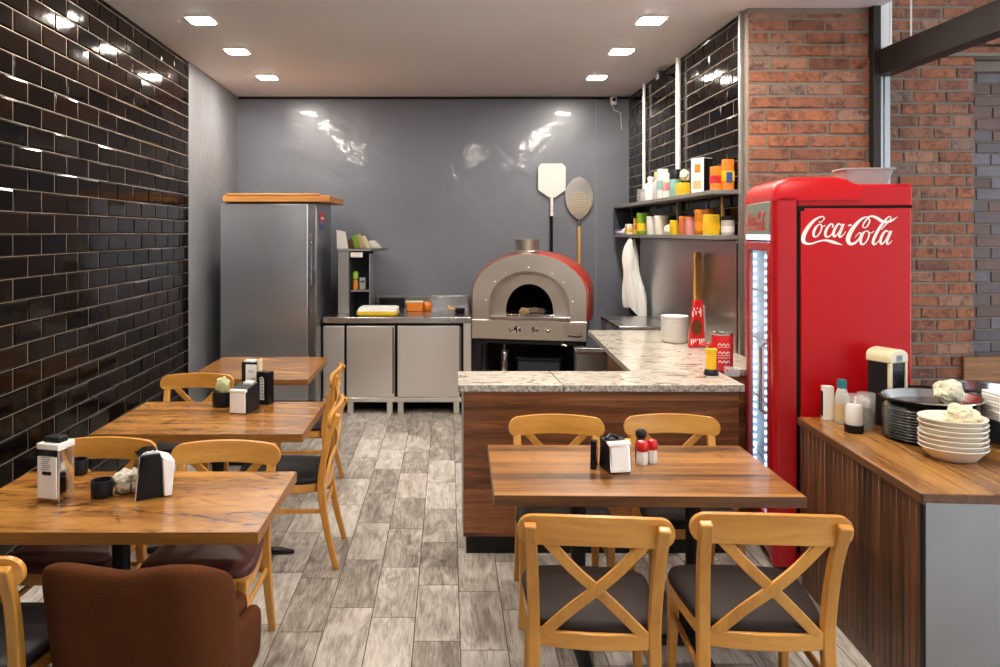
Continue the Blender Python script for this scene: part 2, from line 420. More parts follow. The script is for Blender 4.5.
def strokes(mb, S, fn, h, n=6):
    """pen strokes (x, y, width) laid as thin raised lettering; fn(x, y, lift) -> 3D point."""
    for st in S:
        Q = catmull(st, n); top = []; m = len(Q)
        for i, q in enumerate(Q):
            a, b = Q[max(i-1, 0)], Q[min(i+1, m-1)]
            dx, dy = b[0]-a[0], b[1]-a[1]; L = math.hypot(dx, dy) or 1
            nx, ny = -dy/L*q[2]/2, dx/L*q[2]/2
            top.append(((q[0]+nx, q[1]+ny), (q[0]-nx, q[1]-ny)))
        rings = [[fn(*l, 0), fn(*l, h), fn(*r, h), fn(*r, 0)] for l, r in top]
        mb.loops(rings)
    return mb
# ================================================================== SETTING
CEIL = 3.245; YB = 8.135
WL0, WLS = -2.201, -.0314                         # left wall: x = WL0 + WLS*(y-4.748), slightly out of square
def XL(y): return WL0+WLS*(y-4.748)
XR = 1.985                                        # right kitchen wall
YP, YP2, YP3 = 4.917, 5.286, 5.42                 # brick pillar, brick wall, dark brick wall faces
YF = -3.2                                         # street front behind the viewer
struct('floor', MB().box(-3, YF-.5, -.1, 8, 9, 0), 'floor', 'grey wood-look plank tile floor', 'floor')
struct('ceiling', MB().box(-3, YF, CEIL, 2.80, 9, CEIL+.15), 'ceiling', 'pale grey painted ceiling with square downlights', 'ceiling')
struct('ceiling_right', MB().box(2.80, YF, 3.95, 8, 9, 4.1).box(2.80, YF, CEIL, 2.86, 4.90, 3.95), 'ceiling', 'higher ceiling beyond the dark steel beam', 'ceiling')
struct('wall_back', MB().box(-2.6, YB, 0, 2.2, YB+.12, CEIL), 'backwall', 'glossy blue-grey panelled wall behind the pizza oven', 'wall')
xj = X_at(596, YB)
struct('trim_1', MB().box(xj-.006, YB-.006, 0, xj+.006, YB, CEIL), 'greywall', 'thin vertical joint strip on the glossy grey back wall', 'trim')
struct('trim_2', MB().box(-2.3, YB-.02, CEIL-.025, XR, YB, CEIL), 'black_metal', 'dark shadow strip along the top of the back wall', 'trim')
YT = 6.455                                        # tiles end here, grey plaster after
def lwall(y0, y1, off0, off1, z0=0, z1=CEIL):
    return MB().prism([(XL(y0)+off1, y0), (XL(y1)+off1, y1), (XL(y1)+off0, y1), (XL(y0)+off0, y0)], z0, z1)
wl = struct('wall_left', lwall(YF, YT, -.12, -.012), 'grout', 'dining side wall covered in black bevelled tiles', 'wall')
struct('wall_left_plaster', lwall(YT, YB+.1, -.12, -.004), 'greywall', 'bare grey plaster strip of wall beside the steel fridge', 'wall')

def metro(mb, fn, length, height, tw, th, x0, z0, g=.0034, bev=.010, proud=.0034):
    """bevelled tiles in running bond on a plane; fn(a, z, out, da, dz) -> point."""
    rows = int(math.ceil(height/th))+1
    k0 = int(math.floor(-x0/tw))-1
    for r in range(-1, rows):
        za, zb = z0+r*th+g/2, z0+(r+1)*th-g/2
        if zb <= .01 or za >= height-.01: continue
        za, zb = max(za, 0), min(zb, height)
        sh = (r % 2)*tw/2
        k = k0
        while True:
            a, b = x0+sh+k*tw+g/2, x0+sh+(k+1)*tw-g/2
            k += 1
            if a >= length-.01: break
            if b <= .01: continue
            a, b = max(a, 0), min(b, length)
            ta, tz = random.gauss(0, .0006), random.gauss(0, .0006)
            be = min(bev, (b-a)/3, (zb-za)/3)
            P = [fn(a, za, 0), fn(b, za, 0), fn(b, zb, 0), fn(a, zb, 0),
                 fn(a+be, za+be, proud+ta+tz), fn(b-be, za+be, proud-ta+tz), fn(b-be, zb-be, proud-ta-tz), fn(a+be, zb-be, proud+ta-tz)]
            mb.add(P, [(4, 5, 6, 7), (0, 1, 5, 4), (1, 2, 6, 5), (2, 3, 7, 6), (3, 0, 4, 7)])
    return mb
TH = .1128; TW = .278
Y0L = -1.2
def fl(a, z, out): y = Y0L+a; return (XL(y)-.012+out*1.4, y, z)
mb = metro(MB(), fl, YT-Y0L, CEIL, TW, TH, (3.847-Y0L) % TW, (1.745 % TH)-TH)
mb.build('tiles', 'tile', wl)
# right kitchen wall
wr = struct('wall_right', MB().box(XR+.008, YP+.10, 0, XR+.13, YB+.1, CEIL), 'grout', 'kitchen side wall of black bevelled tiles behind the shelf', 'wall')
def fr(a, z, out): return (XR+.008-out*1.2, YB-a, z)
mb = metro(MB(), fr, YB-5.0, CEIL, .235, .107, .03, (CEIL-.14) % .107-.107)
mb.build('tiles', 'tile', wr)
for i, (px, w) in enumerate(((644.3, .016), (678.5, .022))):
    y = FPX*(XR-.02)/(px-CX)
    struct('trim_%d' % (i+3), MB().tube([(XR-.022, y, 2.05), (XR-.022, y, CEIL)], w, 12), 'white', ('thin' if i == 0 else 'thicker')+' white vertical pipe on the black tiles above the kitchen shelf', 'trim', smooth=50)
struct('trim_5', MB().box(XR-.02, 4.985, 0, XR+.012, 5.015, CEIL), 'alu', 'pale metal corner strip between black tiles and brick pillar', 'trim', bevel=.003)
# brick walls: real bricks over a mortar bed
def bricks(x0, x1, y, z0, z1, bl, bh, g=.017, depth=.024, jit=.005, phase=0.):
    mb = MB(); r = 0; z = z0
    while z < z1-.02:
        zt = min(z+bh-g, z1); x = x0-((r % 2)*.5+phase)*bl
        k = 0
        while x < x1-.01:
            L = bl*random.choice((1, 1, 1, .92, 1.06)) if jit else bl
            a, b = max(x+g/2, x0), min(x+L-g/2, x1)
            x += L
            if b-a < .03: continue
            o = random.uniform(-jit, jit); j = lambda: random.uniform(-jit*.35, jit*.35)
            e = .005
            f = y-depth*.35+o
            P = [(a+j(), y+.01, z+j()), (b+j(), y+.01, z+j()), (b+j(), y+.01, zt+j()), (a+j(), y+.01, zt+j())]
            m = [(p[0], f+e, p[2]) for p in P]
            cx, cz = (a+b)/2, (z+zt)/2
            q = [(p[0]+(e if p[0] < cx else -e), f+random.uniform(-1, 1)*jit*.3, p[2]+(e if p[2] < cz else -e)) for p in P]
            mb.add(P+m+q, [(8, 9, 10, 11)]+[(i, (i+1) % 4, 4+(i+1) % 4, 4+i) for i in range(4)]+[(4+i, 4+(i+1) % 4, 8+(i+1) % 4, 8+i) for i in range(4)])
        z += bh; r += 1
    return mb
XP0, XP1 = 1.994, 2.80
pl = struct('wall_brick_pillar', MB().box(XP0, YP, 0, XP1, YP+.3, CEIL), 'mortar', 'rough red brick pillar behind the red drinks cooler', 'wall')
bricks(XP0, XP1, YP, .01, CEIL-.04, .256, .0857).build('bricks', 'brick', pl)
XB1 = 3.752
bw = struct('wall_brick_right', MB().box(2.80, YP2, 0, XB1, YP2+.13, 3.95), 'mortar', 'rough red brick wall beyond the dark steel column', 'wall')
bricks(2.80, XB1, YP2, .03, 3.95, .252, .0857, phase=.3).build('bricks', 'brick', bw)
bd = struct('wall_brick_dark', MB().box(XB1, YP3, 0, 6.5, YP3+.12, 3.95), 'mortar', 'recessed wall of smooth dark bricks at the right', 'wall')
bricks(XB1, 6.4, YP3, .02, 2.92, .215, .0857, g=.010, jit=.0015).build('bricks', 'darkbrick', bd)
bricks(XB1, 6.4, YP3-.10, 3.02, 3.95, .252, .0857, phase=.1).build('bricks', 'brick', bd)
MB().box(XB1, YP3-.06, 2.92, 6.4, YP3+.05, 3.0).build('lintel', 'mortar', bd, bevel=.006)
struct('trim_6', MB().box(3.40, YP2-.06, 3.0, 6.4, YP2+.06, 3.025), 'mortar', 'thin stone ledge over the dark brick recess', 'trim', bevel=.004)
# steel column and beam of the shop front partition
struct('column_dark', MB().box(2.795, 4.86, 0, 2.845, 4.96, 3.95), 'dark_metal', 'slim dark steel column beside the brick pillar', 'column', bevel=.003)
struct('beam_dark', MB().box(2.838, YF, 2.79, 2.94, 4.96, 2.958), 'dark_metal', 'dark steel beam running from the brick pillar towards the viewer', 'beam', bevel=.004)
wn = struct('window_1', MB().box(2.85, 4.90, 0, 2.885, 4.99, 2.79).box(2.89, 4.90, 0, 2.93, 4.985, 2.79).box(2.884, 4.915, 0, 2.892, 4.99, 2.79), 'end_steel', 'grey aluminium upright under the dark steel beam', 'window frame', bevel=.003)
MB().box(2.85, 4.88, 2.958, 2.912, 4.96, 3.94).box(2.918, 4.885, 2.958, 2.932, 4.96, 3.94).build('upper_frame', 'white', wn, bevel=.003)
y = FPX*2.86/(911-CX)
struct('trim_7', MB().tube([(2.86, y, 2.955), (2.86, y, 3.95)], .0055, 8), 'white', 'thin white hanger rod above the dark steel beam', 'trim', smooth=50)
# street side, behind the viewer: walls with a wide shop window letting the daylight in
wf = struct('wall_front', MB().box(-3, YF-.15, 0, 3.9, YF, 3.95).box(6.9, YF-.15, 0, 8, YF, 3.95).box(3.9, YF-.15, 2.75, 6.9, YF, 3.95), 'ceiling', 'shop front wall around the wide street window', 'wall')
w2 = struct('window_2', MB().box(3.9, YF-.10, 0, 3.96, YF-.03, 2.75).box(6.84, YF-.10, 0, 6.9, YF-.03, 2.75).box(3.9, YF-.10, 2.69, 6.9, YF-.03, 2.75).box(3.9, YF-.10, 0, 6.9, YF-.03, .12), 'alu', 'wide street window frame', 'window')
struct('wall_side', MB().box(7.9, YF, 0, 8, 9, .25).box(7.9, YF, 3.6, 8, 9, 3.95).box(7.9, 5.3, .25, 8, 9, 3.6), 'ceiling', 'far side wall of the dining room', 'wall')
w = SC.world or bpy.data.worlds.new('daylight'); SC.world = w; w.use_nodes = True
w.node_tree.nodes['Background'].inputs[0].default_value = (.84, .92, 1., 1)
w.node_tree.nodes['Background'].inputs[1].default_value = 3.6
# ceiling downlights
LX0, LX1 = -1.73, 1.425
LY = [5.19, 6.07, 7.09]
def downlight(x, y, label):
    t = thing('ceiling_downlight', label, 'ceiling light', (x, y, CEIL), 0, 'square ceiling downlights')
    fr_ = MB(); o, i = .098, .080
    for a in range(4):
        T = Matrix.Rotation(a*PI/2, 4, 'Z')
        fr_.prism([(-o, -o), (o, -o), (i, -i), (-i, -i)], -.008, 0, T=T)
    fr_.build('frame', 'white', t, bevel=.002)
    MB().rbox(.162, .162, .010, .02, -.0105).build('diffuser', 'lamp', t)
for i, y in enumerate(LY):
    w_ = ('nearest', 'middle', 'farthest')[i]
    downlight(LX0, y, w_+' of the three square downlights along the tiled wall side')
    downlight(LX1, y, w_+' of the three square downlights along the kitchen shelf side')
for i, y in enumerate((4.2, 3.3, 1.6)):
    downlight(LX0, y, 'square downlight over the tiled wall tables, number %d towards the street' % (i+1))
    downlight(LX1, y, 'square downlight over the right tables, number %d towards the street' % (i+1))
for i, y in enumerate((2.6, .7)):
    downlight(.5, y, 'square downlight in the middle of the ceiling, number %d towards the street' % (i+1))
# ================================================================== CHAIRS
GC = 'cross-back wooden chairs'
def make_chair(label):
    """front faces +y; origin on the floor under the seat."""
    t = thing('cross_back_chair', label, 'chair', group=GC)
    def legrear(s):
        P = [(s*.196, -.275, 0), (s*.19, -.225, .2), (s*.186, -.196, .40), (s*.188, -.2, .52), (s*.194, -.232, .68), (s*.2, -.285, .806)]
        Q = catmull(P, 5)
        return MB().bar(Q, [.030+.008*min(1, q[2]/.4) for q in Q], [.028+.010*min(1, q[2]/.4) if q[2] < .45 else .038-.012*(q[2]-.45)/.36 for q in Q], (0, 1, 0))
    for s in (-1, 1):
        legrear(s).build('leg', 'chair_wood', t, bevel=.005)
    for s in (-1, 1):
        P = [(s*.200, .190, 0), (s*.193, .178, .25), (s*.190, .172, .43)]
        MB().bar(P, [.026, .034, .040], [.026, .034, .040], (0, 1, 0)).build('leg', 'chair_wood', t, bevel=.006)
    # seat frame: a bent rim following the seat outline
    def outline(k=1., n=28):
        pts = []
        for i in range(n):
            a = 2*PI*i/n; c, sn = math.cos(a), math.sin(a)
            e = .42
            x = math.copysign(abs(c)**e, c); y = math.copysign(abs(sn)**e, sn)
            wx = .207+.022*y
            pts.append((x*wx*k, (y*.205-.005)*k))
        return pts
    po, pi_ = outline(1.), outline(.9)
    MB().loops([[(x, y, .395) for x, y in pi_], [(x, y, .395) for x, y in po], [(x, y, .442) for x, y in po], [(x, y, .442) for x, y in pi_], [(x, y, .395) for x, y in pi_]], cap=False).build('seat_frame', 'chair_wood_x', t, bevel=.004)
    cu = [[(x*k, y*k, z) for x, y in outline(1.015)] for k, z in ((.93, .436), (1., .442), (1.01, .456), (.985, .47), (.9, .479), (.6, .485), (.2, .487))]
    MB().loops(cu).build('seat_cushion', 'vinyl', t, smooth=60)
    # curved top rail, rounded ends
    def arcy(x, sag=.034, base=-.310): return base+sag*(x/.235)**2
    n = 32; rings = []
    for i in range(n+1):
        x = -.238*math.cos(PI*i/n)
        e = min(1, (0.238-abs(x))/.044); e = math.sqrt(max(0, 1-(1-e)**2)) if e < 1 else 1
        hh = .003+.043*e; zc = .790-.014*(x/.238)**2
        yc = arcy(x)+.034; tl = .16
        d = .0105
        rings.append([(x, yc-d+tl*hh*.6, zc-hh), (x, yc+d+tl*hh*.6, zc-hh), (x, yc+d-tl*hh*.6, zc+hh), (x, yc-d-tl*hh*.6, zc+hh)])
    MB().loops(rings).build('backrest_rail', 'chair_wood_x', t, bevel=.0045, smooth=50)
    # lower back rail
    MB().bar([(x, -.196-.022*(1-(x/.18)**2), .425) for x in [-.18+.36*i/10 for i in range(11)]], .022, .052, (0, 0, 1)).build('lower_rail', 'chair_wood_x', t, bevel=.004)
    for s in (-1, 1):
        P = catmull([(s*.156, -.258, .757), (s*.075, -.262, .672), (0, -.25-.004*s, .60), (-s*.075, -.228, .525), (-s*.155, -.207, .440)], 4)
        MB().bar(P, .034, .013, (0, 1, 0)).build('cross_slat', 'chair_wood', t, bevel=.003)
    for s in (-1, 1):
        MB().bar([(s*.187, -.207, .30), (s*.191, .174, .30)], .014, .024, (0, 0, 1)).build('stretcher', 'chair_wood_x', t, bevel=.004)
    MB().bar([(-.187, -.207, .30), (.187, -.207, .30)], .016, .022, (0, 0, 1)).build('stretcher', 'chair_wood_x', t, bevel=.004)
    return t
CH = make_chair('honey wooden cross-back chair in the front, nearer the aisle, back to the viewer')
CH.location = (.490, 2.60, 0); CH.scale = (1.035,)*3; CH.rotation_euler = (0, 0, R(-5))
def with_seat(root, mat):
    for c in root.children:
        if c.name.startswith('seat_cushion'):
            c.data = c.data.copy(); c.data.materials[0] = M[mat]
    return root
CHAIRS = [
    ((1.036, 2.59, 0), R(-4), 'honey wooden cross-back chair in the front beside the slatted counter', None),
    ((.533, 3.455, 0), R(180-2), 'honey wooden chair against the bar front, behind the napkin holder, nearer the aisle', None),
    ((1.112, 3.465, 0), R(180-2), 'honey wooden chair against the bar front, behind the table and beside the red cooler', None),
    ((-.862, 4.04, 0), R(92), 'wooden chair in the aisle at the end of the middle table, dark seat in view', 'vinyl_black'),
    ((-1.02, 5.08, 0), R(92), 'wooden chair in the aisle in front of the steel cabinets, behind the other aisle chair', 'vinyl_black'),
    ((-.97, 2.99, 0), R(180), 'wooden chair behind the nearest table, at its aisle end, maroon seat', 'vinyl_maroon'),
    ((-1.53, 3.04, 0), R(180), 'wooden chair behind the nearest table, at its tiled-wall end', 'vinyl_maroon'),
    ((-1.625, 4.555, 0), R(180), 'wooden chair behind the middle table by the tiled wall', 'vinyl_black'),
    ((-1.452, 2.365, 0), R(0), 'wooden chair at the bottom left corner, only its rounded rail end and post showing', 'vinyl_black'),
]
for loc, rz, lab, seat in CHAIRS:
    c = dup(CH, loc, rz, lab)
    c.scale = (1.05,)*3 if loc[1] == 2.59 else (1, 1, 1)
    if seat: with_seat(c, seat)

# ------------------------------------------------------------------ brown armchair, back to the viewer
t = thing('armchair', 'rust brown upholstered armchair in the foreground, back to the viewer', 'armchair', (-.932, 2.17, 0), R(-2)); t.scale = (.94, 1, 1.015)
n = 28; rings = []
def arm_shell():
    """one padded U shell: back and both arms, as a thick swept wall."""
    path = []                                   # (x, y, top z)
    for i in range(9): path.append((-.244-.004*(1-i/8), .40-.28*i/8, .45+.06*(i/8)**2+ (.16*(max(0, i-5)/3)**2)))
    for i in range(1, 7):
        a = R(180+90*i/7); path.append((-.155+.100*math.cos(a)-.0, .12+.12*math.sin(a)*1.0, .70+.088*math.sin(R(90*i/6))))
    for i in range(9):
        x = -.155+.31*i/8; path.append((x, 0.0, .79-.022*(1-abs(x/.155))))
    L = path[:]
    for x, y, z in reversed(L[:15]): path.append((-x, y, z))
    return path
P = arm_shell(); rings = []; th = .075
for i, p in enumerate(P):
    a, b = P[max(i-1, 0)], P[min(i+1, len(P)-1)]
    dx, dy = b[0]-a[0], b[1]-a[1]; L = math.hypot(dx, dy); nx, ny = dy/L, -dx/L      # outward
    zt = p[2]; zb = .26
    lean = .07 if p[1] < .1 else .07*max(0, 1-(p[1]-.1)/.3)
    tk = th*(.85 if p[1] > .15 else 1.)
    def pt(o, z): 
        k = (z-zb)/.5
        flare = .02*k
        return (p[0]+nx*(o*tk/2+flare), p[1]+ny*(o*tk/2+flare)-lean*k+.04, z)
    rings.append([pt(.75, zb), pt(1., zb+.03), pt(1., (zb+zt)/2), pt(1., zt-.035), pt(.8, zt-.01), pt(.35, zt), pt(-.35, zt), pt(-.8, zt-.01), pt(-1, zt-.035), pt(-1, (zb+zt)/2), pt(-1, zb)])
MB().loops(rings).build('shell', 'velvet', t, sub=1)
MB().rbox(.45, .46, .13, .06, .34, c=(0, .26), seg=6).build('seat_cushion', 'velvet', t, bevel=.025, seg=3)
MB().rbox(.49, .44, .09, .05, .25, c=(0, .24), seg=6).build('seat_base', 'velvet', t, bevel=.01)
for sx, sy in ((-1, 0), (1, 0), (-1, 1), (1, 1)):
    MB().tube([(sx*.20, .09+sy*.32, .27), (sx*.235, .045+sy*.42, 0)], [.022, .014], 12).build('leg', 'chair_wood', t, smooth=50)

# ================================================================== TABLES
GT = 'brown wooden cafe tables'
def table(name, x0, x1, y0, y1, label, cols, arms, topmat, rotz=0., th=.042, chamfer=0., loc=None, edge='table_edge', top_z=.745):
    cx, cy = (x0+x1)/2, (y0+y1)/2; W, D = x1-x0, y1-y0
    t = thing('dining_table', label, 'table', loc or (cx, cy, 0), rotz, GT)
    a, b = W/2, D/2
    poly = [(-a, -b), (a, -b)] + ([(a, b-chamfer*.9), (a-chamfer*.25, b-chamfer*.2), (a-chamfer, b)] if chamfer else [(a, b)]) + [(-a, b)]
    MB().prism(poly, top_z-.003, top_z).prism([(x*.9985, y*.9985) for x, y in poly], top_z-th, top_z-.0028).build('tabletop', topmat, t)
    n = len(poly); em = MB()
    e = .002
    def off(p): return (p[0]+math.copysign(e, p[0]), p[1]+math.copysign(e, p[1]))
    q = [off(p) for p in poly]
    em.loops([[(x*.996, y*.996, top_z-th) for x, y in q], [(x, y, top_z-th) for x, y in q], [(x, y, top_z-.0015) for x, y in q], [(x*.996, y*.996, top_z-.0005) for x, y in q]], cap=False)
    em.build('edge_band', edge, t)
    for i, (px, py) in enumerate(cols):
        MB().tube([(px, py, .03), (px, py, top_z-th-.02)], .032, 18).build('pedestal', 'black_metal', t, smooth=50)
        MB().box(px-.16, py-.16, top_z-th-.02, px+.16, py+.16, top_z-th).build('mounting_plate', 'black_metal', t, bevel=.003)
        f = MB()
        for dx, dy in arms:
            L = math.hypot(dx, dy); ux, uy = dx/L, dy/L
            rr = []
            for k in range(7):
                s = k/6; w = .036*(1-.25*s); h = .045-.022*s
                if k == 6: w, h = .014, .014
                c = (px+dx*s, py+dy*s)
                rr.append([(c[0]-uy*w, c[1]+ux*w, .004), (c[0]+uy*w, c[1]-ux*w, .004), (c[0]+uy*w*.8, c[1]-ux*w*.8, .004+h*.75), (c[0], c[1], .004+h), (c[0]-uy*w*.8, c[1]+ux*w*.8, .004+h*.75)])
            f.loops(rr)
        f.build('foot', 'black_metal', t, bevel=.003)
    return t
TZ = .745
T1 = table('t', -1.76, -.640, 2.487, 3.118, 'brown veneer table nearest the viewer along the black tiled wall', [(-.037, 0)], [(0, .2), (0, -.2)], 'table_wood')
T2 = table('t', -1.79, -.730, 3.702, 4.408, 'brown veneer table in the middle of the row along the black tiled wall', [(0, 0)], [(.42, -.01), (-.42, 0), (0, .2), (0, -.28)], 'table_wood')
T3 = table('t', -1.82, -.965, 5.09, 6.0, 'brown veneer table with a clipped corner in front of the steel fridge', [(-.1, .05)], [(.3, 0), (-.3, 0), (0, .3), (0, -.25)], 'table_wood', chamfer=.12)
T4 = table('t', 0, 1.186, 0, .675, 'striped brown plank table in front of the bar, set for four', [(-.22, 0), (.27, 0)], [(0, .25), (0, -.25), (.17, 0), (-.17, 0)], 'plank_table', rotz=R(-1), loc=(.777, 3.165, 0), th=.042, edge='plank_edge')

# ================================================================== ON THE TABLES
def at_table(px, py): y = Y_on(py, TZ+.001); return (X_at(px, y), y, TZ+.001)
def napkin_box(name, label, loc, rotz, w, d, h, body, face, lidm=None, cat='napkin dispenser', slot=True, label_text=False, taper=1.):
    t = thing(name, label, cat, loc, rotz, 'table napkin dispensers')
    MB().rbox(w, d, h, .006, 0, seg=3, taper=taper).build('body', body, t, bevel=.003)
    fm = MB().box(-w/2*.86, -d/2-.004, .012, w/2*.86, -d/2+.004, h*.86)
    fm.build('face_plate', face, t, bevel=.002)
    if lidm: MB().rbox(w*1.04, d*1.04, .016, .006, h-.004, seg=3).build('lid', lidm, t, bevel=.003)
    if slot: MB().rbox(w*.42, .006, .012, .003, 0, T=Matrix.Translation((0, -d/2-.003, h*.52))).build('slot', 'black', t)
    return t
# nearest table
p = at_table(51, 502)
t = napkin_box('napkin_dispenser', 'tall silver napkin dispenser with white front, near the tiled wall on the nearest table', (p[0]-.005, p[1]+.045, TZ+.001), R(-14), .098, .085, .195, 'chrome', 'white', None)
MB().rbox(.1, .088, .022, .006, .193, seg=3).build('lid', 'white', t, bevel=.003)
MB().rbox(.075, .05, .02, .008, .215).build('top_clip', 'black', t, bevel=.003)
lm = MB()
for i in range(7): lm.box(-.026+.004*(i % 3), -.0475, .165-.0075*i, .020-.005*((i*5) % 4), -.0463, .168-.0075*i)
lm.build('small_print', 'grey', t)
def pot(name, label, loc, r, h, mat, cat, lid=False):
    t = thing(name, label, cat, loc)
    MB().lathe([(r*.86, 0), (r*.97, .004), (r, h*.5), (r*.98, h), (r*.86, h), (r*.85, h*.7), (0.001, h*.65)], 28, cap=True).build('cup', mat, t, smooth=50)
    return t
p = at_table(76, 474)
t = pot('small_pot', 'black round pot behind the silver napkin dispenser on the nearest table', (p[0], p[1]+.01, TZ+.001), .042, .058, 'black', 'pot')
p = at_table(101, 499)
t = pot('small_pot', 'black round pot in the middle of the nearest table beside a crumpled wrapper', (p[0]-.012, p[1]+.033, TZ+.001), .04, .062, 'black', 'pot')
p = at_table(123, 497)
tag(MB().crumple((0, 0, .038), .046, .042, .046, .2, 5, 4, 3.).build('crumpled_wrapper', 'wrap', None, smooth=25, loc=(p[0]-.016, p[1]+.06, TZ+.001)), 'crumpled pale printed wrapper between black pot and napkin holder', 'wrapper')
p = at_table(156, 499)
t = thing('napkin_holder', 'black and silver napkin holder stuffed with white napkins on the nearest table', 'napkin holder', (p[0]-.042, p[1]+.04, TZ+.001), R(32), 'table napkin dispensers')
MB().prism([(-.055, 0), (.042, 0), (.034, .165), (-.040, .165)], -.045, .045, 'y').build('body', 'blackgloss', t, bevel=.003)
MB().prism([(-.060, 0), (-.055, 0), (-.040, .165), (-.046, .165)], -.047, .047, 'y').build('side_plate', 'chrome', t, bevel=.001)
MB().prism([(-.04, .165), (.034, .165), (.024, .178), (-.02, .178)], -.04, .04, 'y').build('top_plate', 'chrome', t, bevel=.002)
tag(MB().prism([(.044, .004), (.072, .004), (.084, .135), (.039, .152)], -.058, .056, 'y').build('white_napkins', 'paper', None, loc=(p[0]-.042, p[1]+.04, TZ+.001), rotz=R(32), bevel=.004), 'white paper napkins sticking out of the black and silver holder', 'napkins')
# middle table
p = at_table(221, 407)
t = pot('black_cup', 'black round cup holding a crumpled napkin on the middle table', (p[0], p[1]+.03, TZ+.001), .058, .085, 'black', 'cup')
tag(MB().crumple((0, 0, .028), .041, .041, .055, .2, 5, 3, 9.).build('crumpled_napkin', 'leafy', None, smooth=20, loc=(p[0], p[1]+.03, TZ+.086)), 'pale crumpled napkin in the black cup', 'napkin')
p = at_table(239, 414)
t = thing('napkin_dispenser', 'low white-fronted napkin dispenser on the middle table', 'napkin dispenser', (p[0]+.01, p[1]+.09, TZ+.001), R(-12), 'table napkin dispensers')
MB().prism([(-.085, 0), (.085, 0), (.06, .15), (-.075, .135)], -.05, .05, 'x').build('body', 'black', t, bevel=.003)
MB().rbox(.092, .012, .118, .004, .004, T=Matrix.Translation((0, -.088, 0))).build('face_plate', 'white', t, bevel=.003)
MB().rbox(.1, .03, .016, .005, .118, T=Matrix.Translation((0, -.082, 0))).build('rim', 'white', t, bevel=.003)
MB().rbox(.05, .05, .014, .004, .143, T=Matrix.Translation((.01, .03, 0))).build('top_clip', 'white', t, bevel=.002)
p = at_table(252, 403)
t = thing('menu_stand', 'tall black stand filled with white leaflets at the back of the middle table', 'leaflet stand', (p[0]-.02, p[1]+.055, TZ+.001), R(-10))
MB().rbox(.10, .05, .235, .004).build('box', 'black', t, bevel=.002)
MB().box(-.02, -.031, .02, .048, -.025, .222).build('leaflet', 'paper', t)
MB().box(.052, -.028, .01, .064, .02, .25).build('leaflet', 'cream', t)
MB().box(-.035, -.02, .225, .03, .02, .245).build('leaflet', 'paper', t)
lm = MB()
for i, (a, b, z) in enumerate(((-.006, .036, .185), (-.006, .03, .178), (-.01, .042, .14), (.0, .03, .08), (.0, .034, .07))): lm.box(a, -.0325, z, b, -.0308, z+.003)
lm.build('small_print', 'grey', t)
p = at_table(264, 405)
t = thing('menu_box', 'black box with white scrawled lettering standing on the middle table', 'box', (p[0]-.002, p[1]+.035, TZ+.001), R(-24))
MB().rbox(.085, .062, .19, .006).build('box', 'blackgloss', t, bevel=.004)
S = []
for k in range(6):                                # hand-drawn vertical scrawl
    z = .045+.018*k
    S.append([(-.012, z, .004), (.0, z+.010, .006), (.014, z+.006, .006), (.010, z-.004, .004), (-.004, z-.003, .004), (-.014, z+.012, .003)])
S += [[(-.018, .035, .004), (.012, .032, .007), (.018, .04, .004)], [(-.016, .152, .004), (.0, .160, .007), (.014, .150, .005)]]
strokes(MB(), S, lambda x, z, l: (x, -.031-l-.0005, z), .0012, 4).build('scrawled_lettering', 'white', t)
# striped table
p = at_table(622, 473)
t = thing('napkin_holder', 'black napkin holder with white front on the striped table before the bar', 'napkin holder', (p[0]-.018, p[1]+.055, TZ+.001), R(10), 'table napkin dispensers')
MB().prism([(-.06, 0), (.06, 0), (.042, .125), (-.042, .125)], -.048, .048, 'x').build('body', 'black', t, bevel=.003)
MB().prism([(-.064, .004), (-.060, .004), (-.044, .12), (-.048, .12)], -.045, .045, 'x').build('face_frame', 'chrome', t, bevel=.001)
MB().prism([(-.067, .012), (-.063, .012), (-.050, .106), (-.054, .106)], -.038, .038, 'x').build('face_plate', 'paper', t)
MB().prism([(-.056, .112), (-.03, .118), (-.03, .128), (-.055, .124)], -.05, .05, 'x').build('rim', 'white', t, bevel=.002)
MB().tube([(-.04, .0, .127), (-.01, .02, .14), (.02, .01, .13)], .008, 8).build('clip', 'black', t, smooth=50)
p2 = at_table(605, 466)
tag(MB().prism([(-.04, 0), (.04, 0), (.012, .115), (-.02, .115)], -.012, .012, 'x').build('menu_card', 'blackgloss', None, loc=(p[0]-.100, p[1]+.08, TZ+.001), rotz=R(-20), bevel=.002), 'black folded card leaning beside the napkin holder on the striped table', 'menu card')
def shaker(label, loc, lidm, body='glass', r=.021, h=.062):
    t = thing('shaker', label, 'shaker', loc, 0, 'table shakers')
    MB().lathe([(r*.95, 0), (r, .004), (r, h*.6), (r*.86, h)], 8).build('jar', 'white', t, smooth=25)
    MB().lathe([(r*.95, h-.004), (r*1.08, h), (r*1.08, h+.022), (r*.8, h+.036), (r*.3, h+.04)], 20).build('lid', lidm, t, smooth=45)
    return t
q = at_table(643, 466)
shaker('front shaker with red lid beside the napkin holder on the striped table', (q[0]+.004, q[1]+.03, TZ+.001), 'red_plain', r=.026)
shaker('rear shaker with red lid, half hidden beside the dark sauce bottle', (q[0]+.054, q[1]+.05, TZ+.001), 'red_plain', r=.022)
t = thing('sauce_bottle', 'dark sauce bottle with a black cap behind the red-lidded shakers', 'bottle', (q[0]+.016, q[1]+.095, TZ+.001))
MB().lathe([(.024, 0), (.026, .004), (.026, .07), (.017, .09), (.014, .105)], 20).build('body', 'brown', t, smooth=45)
MB().lathe([(.022, .1), (.024, .104), (.024, .124), (.016, .132)], 20).build('cap', 'black', t, smooth=45)
